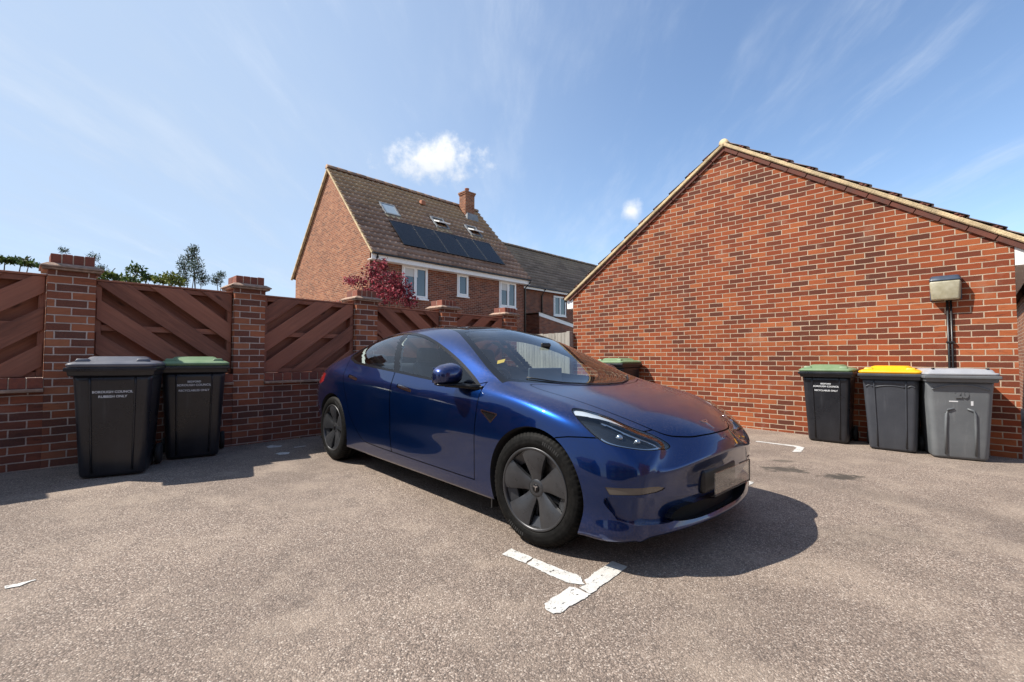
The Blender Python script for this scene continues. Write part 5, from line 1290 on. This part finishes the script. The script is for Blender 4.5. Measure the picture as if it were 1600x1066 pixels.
    for s in (R, ~R):
        for nm, xr in (('front_door', None), ('rear_door', None)):
            d = emit(nm, (lab == nm) & s, M['paint'])
            fr = nm == 'front_door'
            hm = (Cn[:, 0] > -1.9) if fr else (Cn[:, 0] < -1.9)
            emit('door_handle', (lab == 'handle') & s & hm, M['chrome'], d, -.004)
            # glass split by the B post and the quarter divider
            xb = -1.70 - (Cn[:, 2] - .945) * .80
            if fr: emit('window', (lab == 'side_glass') & s & (xs > xb + .055), M['glass_side'], d, -.003)
            else:
                emit('window', (lab == 'side_glass') & s & (xs < xb - .045) & (xs > -2.47 - (Cn[:, 2] - 1.03) * 1.55), M['glass_side'], d, -.003)
                emit('quarter_window', (lab == 'side_glass') & s & (xs < xb - .045) & (xs < -2.47 - (Cn[:, 2] - 1.03) * 1.55), M['glass_side'], d, -.003)
        xb = -1.70 - (Cn[:, 2] - .945) * .80
        emit('door_post', (lab == 'side_glass') & s & (xs <= xb + .055) & (xs >= xb - .045), M['gloss_black'], root, -.002)
        emit('window_trim', (lab == 'window_trim') & s, M['gloss_black'], root)
        emit('side_marker', (lab == 'vent') & s, M['gloss_black'], root, -.004)
        emit('marker_trim', (lab == 'vent_trim') & s, M['chrome'], root, .001)
        emit('tail_light', (lab == 'tail_light') & s, M['tail'])
        emit('fog_light', (lab == 'fog_light') & s, M['fog'], root, -.004)
        # headlamp: clear lens over a dark bowl with a white light guide and projectors
        h = emit('headlight', (lab == 'headlight') & s, M['glass_lamp'], root, -.001)
        emit('lens_edge', (lab == 'lamp_trim') & s, M['gloss_black'], h, -.002)
        emit('housing', ((lab == 'headlight') | (lab == 'lamp_trim')) & s, M['lamp_dark'], h, -.040)
        hm = mir(Cn); a_, b_ = hm @ hu, hm @ hv
        up = sd_poly(np.stack([a_, b_], 1), hl_p)
        # distance below the upper edge of the lamp outline
        top = np.array(sorted([(p3 @ hu, p3 @ hv) for p3 in hl3[9:]])); ty = np.interp(a_, top[:, 0], top[:, 1]) - b_
        emit('light_guide', (lab == 'headlight') & s & (guide(Cn, Nn) < 0), M['drl'], h, -.012)
        emit('reflector', (lab == 'headlight') & s & (ty >= .046) & (ty < .066) & (Cn[:, 0] > .36) & (up < -.02), M['lamp_grey'], h, -.026)
        emit('lower_strip', (lab == 'headlight') & s & (up > -.020) & (Cn[:, 0] > .42) & (ty > .06), M['lamp_grey'], h, -.018)
        sg = -1 if s is R else 1
        for px_, py_, pz_, rr in ((.455, .70, .665, .020), (.525, .635, .645, .017)):
            bm = NB(); bmesh.ops.create_uvsphere(bm, u_segments=16, v_segments=12, radius=rr, matrix=Matrix.Translation((px_, sg * py_, pz_))); obj('projector', bm, M['lamp_grey'], h, True)
    emit('windscreen', lab == 'windscreen', M['glass_ws'], root, -.001)
    emit('roof_glass', lab == 'roof_glass', M['glass_roof'], root)
    emit('rear_window', lab == 'rear_window', M['glass_side'], root, -.001)
    emit('intake', lab == 'intake', M['paint'], root, -.045)
    emit('grille', lab == 'grille', M['grille'], root, -.075)
    walls('intake_edge', np.isin(lab, ['grille', 'intake']), .050, M['paint'])
    walls('grille_edge', lab == 'grille', .080, M['satin_black'])
    open_ = np.isin(lab, ['none', 'side_glass', 'windscreen', 'rear_window', 'headlight', 'lamp_trim'])
    emit('inner_shell', ~open_ & (lab != 'grille') & (lab != 'intake'), M['liner'], root, -.016)
    emit('intake_back', np.isin(lab, ['grille', 'intake']), M['liner'], root, -.095)
    # turned-in lips of the wheel arches
    for s in (-1, 1):
        for xc in (0, -2.875):
            bm = NB(); pr = []
            for r_, y_ in ((.366, .915), (.362, .86), (.375, .60), (.395, .58)): pr.append((r_, y_))
            def cl_(a, r_, y_): return (xc + r_ * math.cos(a), s * y_, .325 + r_ * math.sin(a))
            # y of the real skin at the arch edge
            rings = []
            for a in np.linspace(-.42, PI + .42, 49):
                ex, ez_ = xc + .366 * math.cos(a), .325 + .366 * math.sin(a)
                mk = (np.abs(V[:, 0] - ex) < .03) & (np.abs(V[:, 2] - ez_) < .03) & (V[:, 1] * s > .5)
                dd = np.hypot(V[mk, 0] - ex, V[mk, 2] - ez_); ys = np.abs(V[mk, 1])[dd.argmin()] if mk.any() else .89
                rings.append([bm.verts.new(p) for p in ((ex, s * (ys - .001), ez_), (xc + .358 * math.cos(a), s * (ys - .022), .325 + .358 * math.sin(a)), (xc + .372 * math.cos(a), s * .60, .325 + .372 * math.sin(a)), (xc + .02 * math.cos(a), s * .57, .325 + .02 * math.sin(a)))])
            for P_, Q_ in zip(rings, rings[1:]):
                for k in range(3): bm.faces.new((P_[k], P_[k + 1], Q_[k + 1], Q_[k]))
            obj('wheel_arch', bm, M['liner'], root, True)
    # underside
    bm = NB(); box(bm, -3.4, .50, -.56, .56, .17, .24); box(bm, -2.46, -.40, -.84, .84, .165, .235); obj('underbody', bm, M['satin_black'], root)
    # mud flap edge behind the front wheel
    for s in (-1, 1):
        bm = NB(); box(bm, -.375, -.365, min(s * .70, s * .885), max(s * .70, s * .885), .13, .30); obj('mud_flap', bm, M['satin_black'], root)
    # ---- wheels
    def wheel(x, s, steer):
        w = bpy.data.objects.new('wheel', None); COL.objects.link(w); w.parent = root
        w.matrix_local = Matrix.Translation((x, s * .787, .333)) @ Matrix.Rotation(steer + (PI if s > 0 else 0), 4, 'Z')
        # outward is local -y ; outer face of the rim at y=-.118
        bm = NB(); prof = [(.236, -.106), (.243, -.116), (.262, -.121), (.288, -.120), (.305, -.113), (.318, -.103), (.326, -.092), (.3325, -.072), (.333, -.050), (.3265, -.046), (.3265, -.038), (.333, -.034), (.333, -.004), (.3265, 0), (.3265, .008), (.333, .012), (.333, .045), (.3265, .049), (.3265, .057), (.333, .060), (.331, .080), (.318, .103), (.288, .118), (.236, .106)]
        def rad(j, k, r):
            if 5 <= j <= 8: return r - (.0055 if k % 4 == 0 else 0)
            if 18 <= j <= 20: return r - (.0055 if k % 4 == 2 else 0)
            return r
        lathe(bm, prof, 280, 'y', close=True, rad=rad); ty = obj('tyre', bm, M['tyre'], w, True)
        for a0 in np.arange(0, 2 * PI, PI):        # raised sidewall lettering blocks
            bm = NB()
            for i in range(9):
                a = a0 + .9 + i * .052; wd = .017 if i % 3 else .010
                for rr, hh in ((.281, .020),):
                    P = [(rr - hh / 2, a - wd), (rr - hh / 2, a + wd * .8), (rr + hh / 2, a + wd * .8), (rr + hh / 2, a - wd)]
                    hexa(bm, [(r_ * math.cos(q_), -.1195, r_ * math.sin(q_)) for r_, q_ in P] + [(r_ * math.cos(q_), -.1212, r_ * math.sin(q_)) for r_, q_ in P])
            obj('sidewall_mark', bm, M['rubber'], ty)
        bm = NB(); lathe(bm, [(.238, -.107), (.2385, -.115), (.234, -.118), (.226, -.117), (.221, -.112), (.219, -.098), (.218, .09)], 96, 'y', caps=False); rim = obj('rim', bm, M['rim_edge'], w, True)
        # cover: five broad paddles joined at the hub
        bm = NB()
        def dish(r): return -.085 - .030 * min(1, max(0, (r - .05) / .13)) ** .8
        for i in range(5):
            c = PI / 2 + i * 2 * PI / 5 + .08; rows = []
            for r_, lo, hi in ((.052, -.62, .62), (.075, -.52, .50), (.10, -.47, .44), (.135, -.455, .41), (.17, -.455, .395), (.205, -.46, .385), (.231, -.46, .38)):
                rows.append([(r_ * math.cos(c + q), dish(r_) + .010 * abs(u) ** 3 * (1 if r_ > .07 else 0), r_ * math.sin(c + q)) for u, q in ((u, lo + (hi - lo) * (u + 1) / 2) for u in np.linspace(-1, 1, 7))])
            top = [[bm.verts.new(p) for p in rw] for rw in rows]; bot = [[bm.verts.new((p[0], p[1] + .022, p[2])) for p in rw] for rw in rows]
            for a in range(len(rows) - 1):
                for b in range(6):
                    bm.faces.new((top[a][b], top[a][b + 1], top[a + 1][b + 1], top[a + 1][b])); bm.faces.new((bot[a][b + 1], bot[a][b], bot[a + 1][b], bot[a + 1][b + 1]))
                for b in (0, 6): bm.faces.new((top[a][b], top[a + 1][b], bot[a + 1][b], bot[a][b]))
            for a in (0, len(rows) - 1):
                for b in range(6): bm.faces.new((top[a][b], top[a][b + 1], bot[a][b + 1], bot[a][b]))
            # scooped step at the outer end of each opening
            g0, g1 = c + .395, c + 2 * PI / 5 - .47
            P = [(.168, g0, -.070), (.168, g1, -.070), (.221, g1 - .005, -.094), (.221, g0 + .005, -.094)]
            hexa(bm, [(r_ * math.cos(q), y_ + .012, r_ * math.sin(q)) for r_, q, y_ in P] + [(r_ * math.cos(q), y_, r_ * math.sin(q)) for r_, q, y_ in P])
        es = [e_ for e_ in bm.edges if e_.calc_face_angle(0) > .6]; bmesh.ops.bevel(bm, geom=es, offset=.003, segments=2, affect='EDGES')
        me = bpy.data.meshes.new('wheel_cover'); bmesh.ops.recalc_face_normals(bm, faces=bm.faces); bm.to_mesh(me); bm.free(); me.polygons.foreach_set('use_smooth', np.ones(len(me.polygons), bool))
        try: me.set_sharp_from_angle(angle=math.radians(32))
        except Exception: pass
        cv = link('wheel_cover', me, M['wheel'], w)
        bm = NB(); lathe(bm, [(.0, -.090), (.020, -.090), (.026, -.088), (.034, -.090), (.055, -.084), (.062, -.070), (.062, -.05)], 40, 'y'); obj('hub_cap', bm, M['wheel'], w, True)
        bm = NB(); lathe(bm, [(.0, -.0925), (.0225, -.0925), (.024, -.090)], 32, 'y'); obj('hub_badge', bm, M['gloss_black'], w, True)
        bm = NB(); tmark(bm, .016, (0, -.0935, 0), (1, 0, 0), (0, 0, 1), (0, -.001, 0)); obj('hub_mark', bm, M['silver'], w)
        bm = NB(); lathe(bm, [(.05, -.02), (.17, -.02), (.17, .005), (.05, .005)], 48, 'y', close=True); obj('brake_disc', bm, M['disc'], w, True)
        bm = NB(); lathe(bm, [(.0, .02), (.217, .02)], 48, 'y'); obj('barrel', bm, M['liner'], w)
        bm = NB()
        for i in range(10):
            c = i * 2 * PI / 10 + .2; P = [(.04, -.16, -.062), (.04, .16, -.062), (.217, .05, -.050), (.217, -.05, -.050)]
            hexa(bm, [(r_ * math.cos(c + q), y_ + .03, r_ * math.sin(c + q)) for r_, q, y_ in P] + [(r_ * math.cos(c + q), y_, r_ * math.sin(c + q)) for r_, q, y_ in P])
        obj('spoke', bm, M['rim_edge'], rim)
    def tmark(bm, s, c, ax, up, d):
        """the small T shaped emblem"""
        c, ax, up, d = Vector(c), Vector(ax), Vector(up), Vector(d)
        stem = [(-.16, .42), (.16, .42), (.05, -1.0), (-.05, -1.0)]
        arm = [(-.95, .72), (-.5, .62), (0, .52), (.5, .62), (.95, .72), (.80, .48), (.45, .40), (.16, .36), (0, .42), (-.16, .36), (-.45, .40), (-.80, .48)]
        arc = [(-.98, .95), (-.5, .88), (0, .85), (.5, .88), (.98, .95), (.95, .84), (.5, .76), (0, .73), (-.5, .76), (-.95, .84)]
        for P in (stem, arm[:3] + [arm[8], arm[9], arm[10], arm[11]], arm[2:5] + [arm[5], arm[6], arm[7], arm[8]], arc):
            prism(bm, [c + ax * (x * s) + up * (y * s) for x, y in P], d)
    for x, s, st in ((0, -1, .085), (0, 1, .085), (-2.875, -1, 0), (-2.875, 1, 0)): wheel(x, s, st)
    # ---- bonnet emblem, number plate, door mirrors
    k = np.argmin(np.hypot(V[:, 0] - .63, V[:, 1])); p0, n0 = Vector(V[k]), Vector(N[k]); up = Vector((-1, 0, 0)); up = (up - n0 * up.dot(n0)).normalized()
    bm = NB(); tmark(bm, .043, p0 + n0 * .0005, (0, 1, 0), up, n0 * .003); obj('bonnet_emblem', bm, M['silver'], root)
    bm = NB(); box(bm, .670, .722, -.252, .20, .335, .465, .015, 3); obj('plate_plinth', bm, M['satin_black'], root, True)
    bm = NB(); box(bm, .778, .784, -.26, .26, .345, .468, .004, 2); pl = obj('number_plate', bm, M['acrylic'], root)
    bm = NB()
    box(bm, .776, .786, -.262, .262, .340, .3445); box(bm, .777, .785, .2605, .264, .345, .468); box(bm, .777, .785, .10, .262, .4685, .472); box(bm, .745, .778, -.05, -.02, .36, .38); box(bm, .745, .778, .02, .05, .36, .38)
    obj('plate_edge', bm, M['rim_edge'], pl)
    for s in (-1, 1):
        m_ = bpy.data.objects.new('door_mirror', None); COL.objects.link(m_); m_.parent = root; m_.location = (-.785, s * .962, .962)
        bm = NB(); bmesh.ops.create_uvsphere(bm, u_segments=32, v_segments=20, radius=1)
        for v_ in bm.verts:
            x_, y_, z_ = v_.co; P_ = 2.9; L_ = (abs(x_) ** P_ + abs(y_) ** P_ + abs(z_) ** P_) ** (1 / P_); x_, y_, z_ = x_ / L_, y_ / L_, z_ / L_
            tpr = 1 - .18 * max(0, -y_ * -s) * 0
            X_ = x_ * (.095 if x_ > 0 else .035); zz_ = z_ * .078 * (1 - .22 * max(0, x_)) * (1 - .10 * (y_ * s)) + .010 * (-y_ * s)
            v_.co = (X_ - .02 * (y_ * s + 0) * 0, y_ * .108, zz_)
        obj('shell', bm, M['paint'], m_, True)
        bm = NB(); bmesh.ops.create_uvsphere(bm, u_segments=24, v_segments=12, radius=1)
        for v_ in bm.verts: v_.co = (v_.co.x * .075 + .02, v_.co.y * .100, v_.co.z * .016 - .064)
        obj('base', bm, M['gloss_black'], m_, True)
        bm = NB(); hexa(bm, [(-.040, -.09, -.055), (-.036, -.09, -.055), (-.036, .09, -.055), (-.040, .09, -.055), (-.040, -.085, .05), (-.036, -.085, .05), (-.036, .085, .05), (-.040, .085, .05)], .002); obj('mirror_glass', bm, M['chrome'], m_)
        bm = NB(); tube(bm, [(.02, s * .02, -.064), (.09, -s * .04, -.070), (.16, -s * .085, -.076), (.235, -s * .112, -.082)], [.020, .018, .018, .020], 12); obj('stalk', bm, M['gloss_black'], m_, True)
        bm = NB(); box(bm, .17, .27, min(-s * .100, -s * .125), max(-s * .100, -s * .125), -.095, -.068, .006, 2); obj('mount', bm, M['gloss_black'], m_, True)
    # wipers and cowl
    for y0, y1 in ((-.62, .0), (-.02, .58)):
        pts = []
        for y_ in np.linspace(y0, y1, 9):
            xq = -.075 - .42 * (abs(y_) / .8) ** 2 - .012; k = np.argmin((V[:, 0] - xq) ** 2 + (V[:, 1] - y_) ** 2 + (N[:, 2] < .1) * 9); pts.append(Vector((V[k][0], y_, V[k][2])) + Vector(N[k]) * .006)
        bm = NB(); tube(bm, pts, .005, 8); obj('wiper', bm, M['satin_black'], root, True)
    # sticker behind the glass
    ks = [np.argmin((V[:, 0] - a) ** 2 + (V[:, 1] - b) ** 2 + (N[:, 2] < .1) * 9) for a, b in ((-.645, -.612), (-.628, -.551), (-.585, -.580), (-.600, -.645))]
    pym('windscreen_sticker', [V[k] - N[k] * .008 for k in ks], [(0, 1, 2, 3)], M['yellow'], root)
    # ---- cabin
    def pad(name, x0, x1, y0, y1, z0, z1, mat, parent, lean=0, bev=.06):
        bm = NB(); hexa(bm, [(x0, y0, z0), (x1, y0, z0), (x1, y1, z0), (x0, y1, z0), (x0 - lean, y0 + .02, z1), (x1 - lean, y0 + .02, z1), (x1 - lean, y1 - .02, z1), (x0 - lean, y1 - .02, z1)], bev, 4)
        return obj(name, bm, M[mat], parent, True)
    for yc in (-.36, .36):
        st = pad('seat', -1.62, -1.12, yc - .25, yc + .25, .34, .54, 'seat', root); pad('backrest', -1.72, -1.58, yc - .24, yc + .24, .50, 1.04, 'seat', st, .20); pad('headrest', -1.97, -1.87, yc - .13, yc + .13, 1.00, 1.17, 'seat', st, .03, .04)
    st = pad('rear_seat', -2.65, -2.12, -.60, .60, .38, .56, 'seat', root); pad('backrest', -2.80, -2.64, -.58, .58, .52, 1.00, 'seat', st, .22)
    for yc in (-.36, .36): pad('headrest', -3.00, -2.92, yc - .12, yc + .12, .97, 1.10, 'seat', st, .03, .035)
    pad('dashboard', -.72, -.20, -.70, .70, .66, .868, 'dash', root, .0, .04); bm = NB(); box(bm, -.735, -.722, -.66, .66, .74, .79, .004); obj('dash_strip', bm, M['dash_wood'], root)
    bm = NB(); box(bm, -.735, -.712, -.20, .20, .80, 1.005, .008, 2); obj('touchscreen', bm, M['screen'], root)
    bm = NB(); cs = Matrix.Translation((-.96, -.37, .83)) @ Matrix.Rotation(math.radians(-66), 4, 'Y')
    ring = [cs @ Vector((math.cos(a) * .175, math.sin(a) * .175, 0)) for a in np.linspace(0, 2 * PI, 41)]; tube(bm, ring, .016, 10, cap=False)
    for a in (0, PI, PI * 1.5): tube(bm, [cs @ Vector((0, 0, .0)), cs @ Vector((math.cos(a) * .17, math.sin(a) * .17, 0))], [.04, .018], 8)
    tube(bm, [cs @ Vector((0, 0, 0)), Vector((-.70, -.37, .74))], .035, 10); obj('steering_wheel', bm, M['satin_black'], root, True)
    bm = NB(); box(bm, -2.9, -.3, -.72, .72, .24, .27); obj('cabin_floor', bm, M['liner'], root)
    bm = NB(); box(bm, -3.35, -2.90, -.55, .55, .955, .975, .006); obj('parcel_shelf', bm, M['dash'], root)
    bm = NB(); box(bm, -.735, -.71, -.055, .055, 1.175, 1.215, .012, 2)
    obj('rear_view_mirror', bm, M['satin_black'], root)
    for s in (R, ~R):
        xb = -1.70 - (Cn[:, 2] - .945) * .80
        emit('pillar_lining', (lab == 'side_glass') & s & (xs <= xb + .02) & (xs >= xb - .10), M['trim_grey'], root, -.045)
        q = -2.47 - (Cn[:, 2] - 1.03) * 1.55
        emit('pillar_lining', (lab == 'side_glass') & s & (xs <= q + .035) & (xs >= q - .035), M['trim_grey'], root, -.012)
        emit('door_lining', ((lab == 'front_door') | (lab == 'rear_door')) & s & (Cn[:, 2] > .45), M['seat'], root, -.05)
    emit('headlining', (lab == 'roof_glass') & (np.abs(Cn[:, 1]) > .43) & (xs < -1.2) & (xs > -2.8), M['trim_grey'], root, -.035)
    return root
build_car()
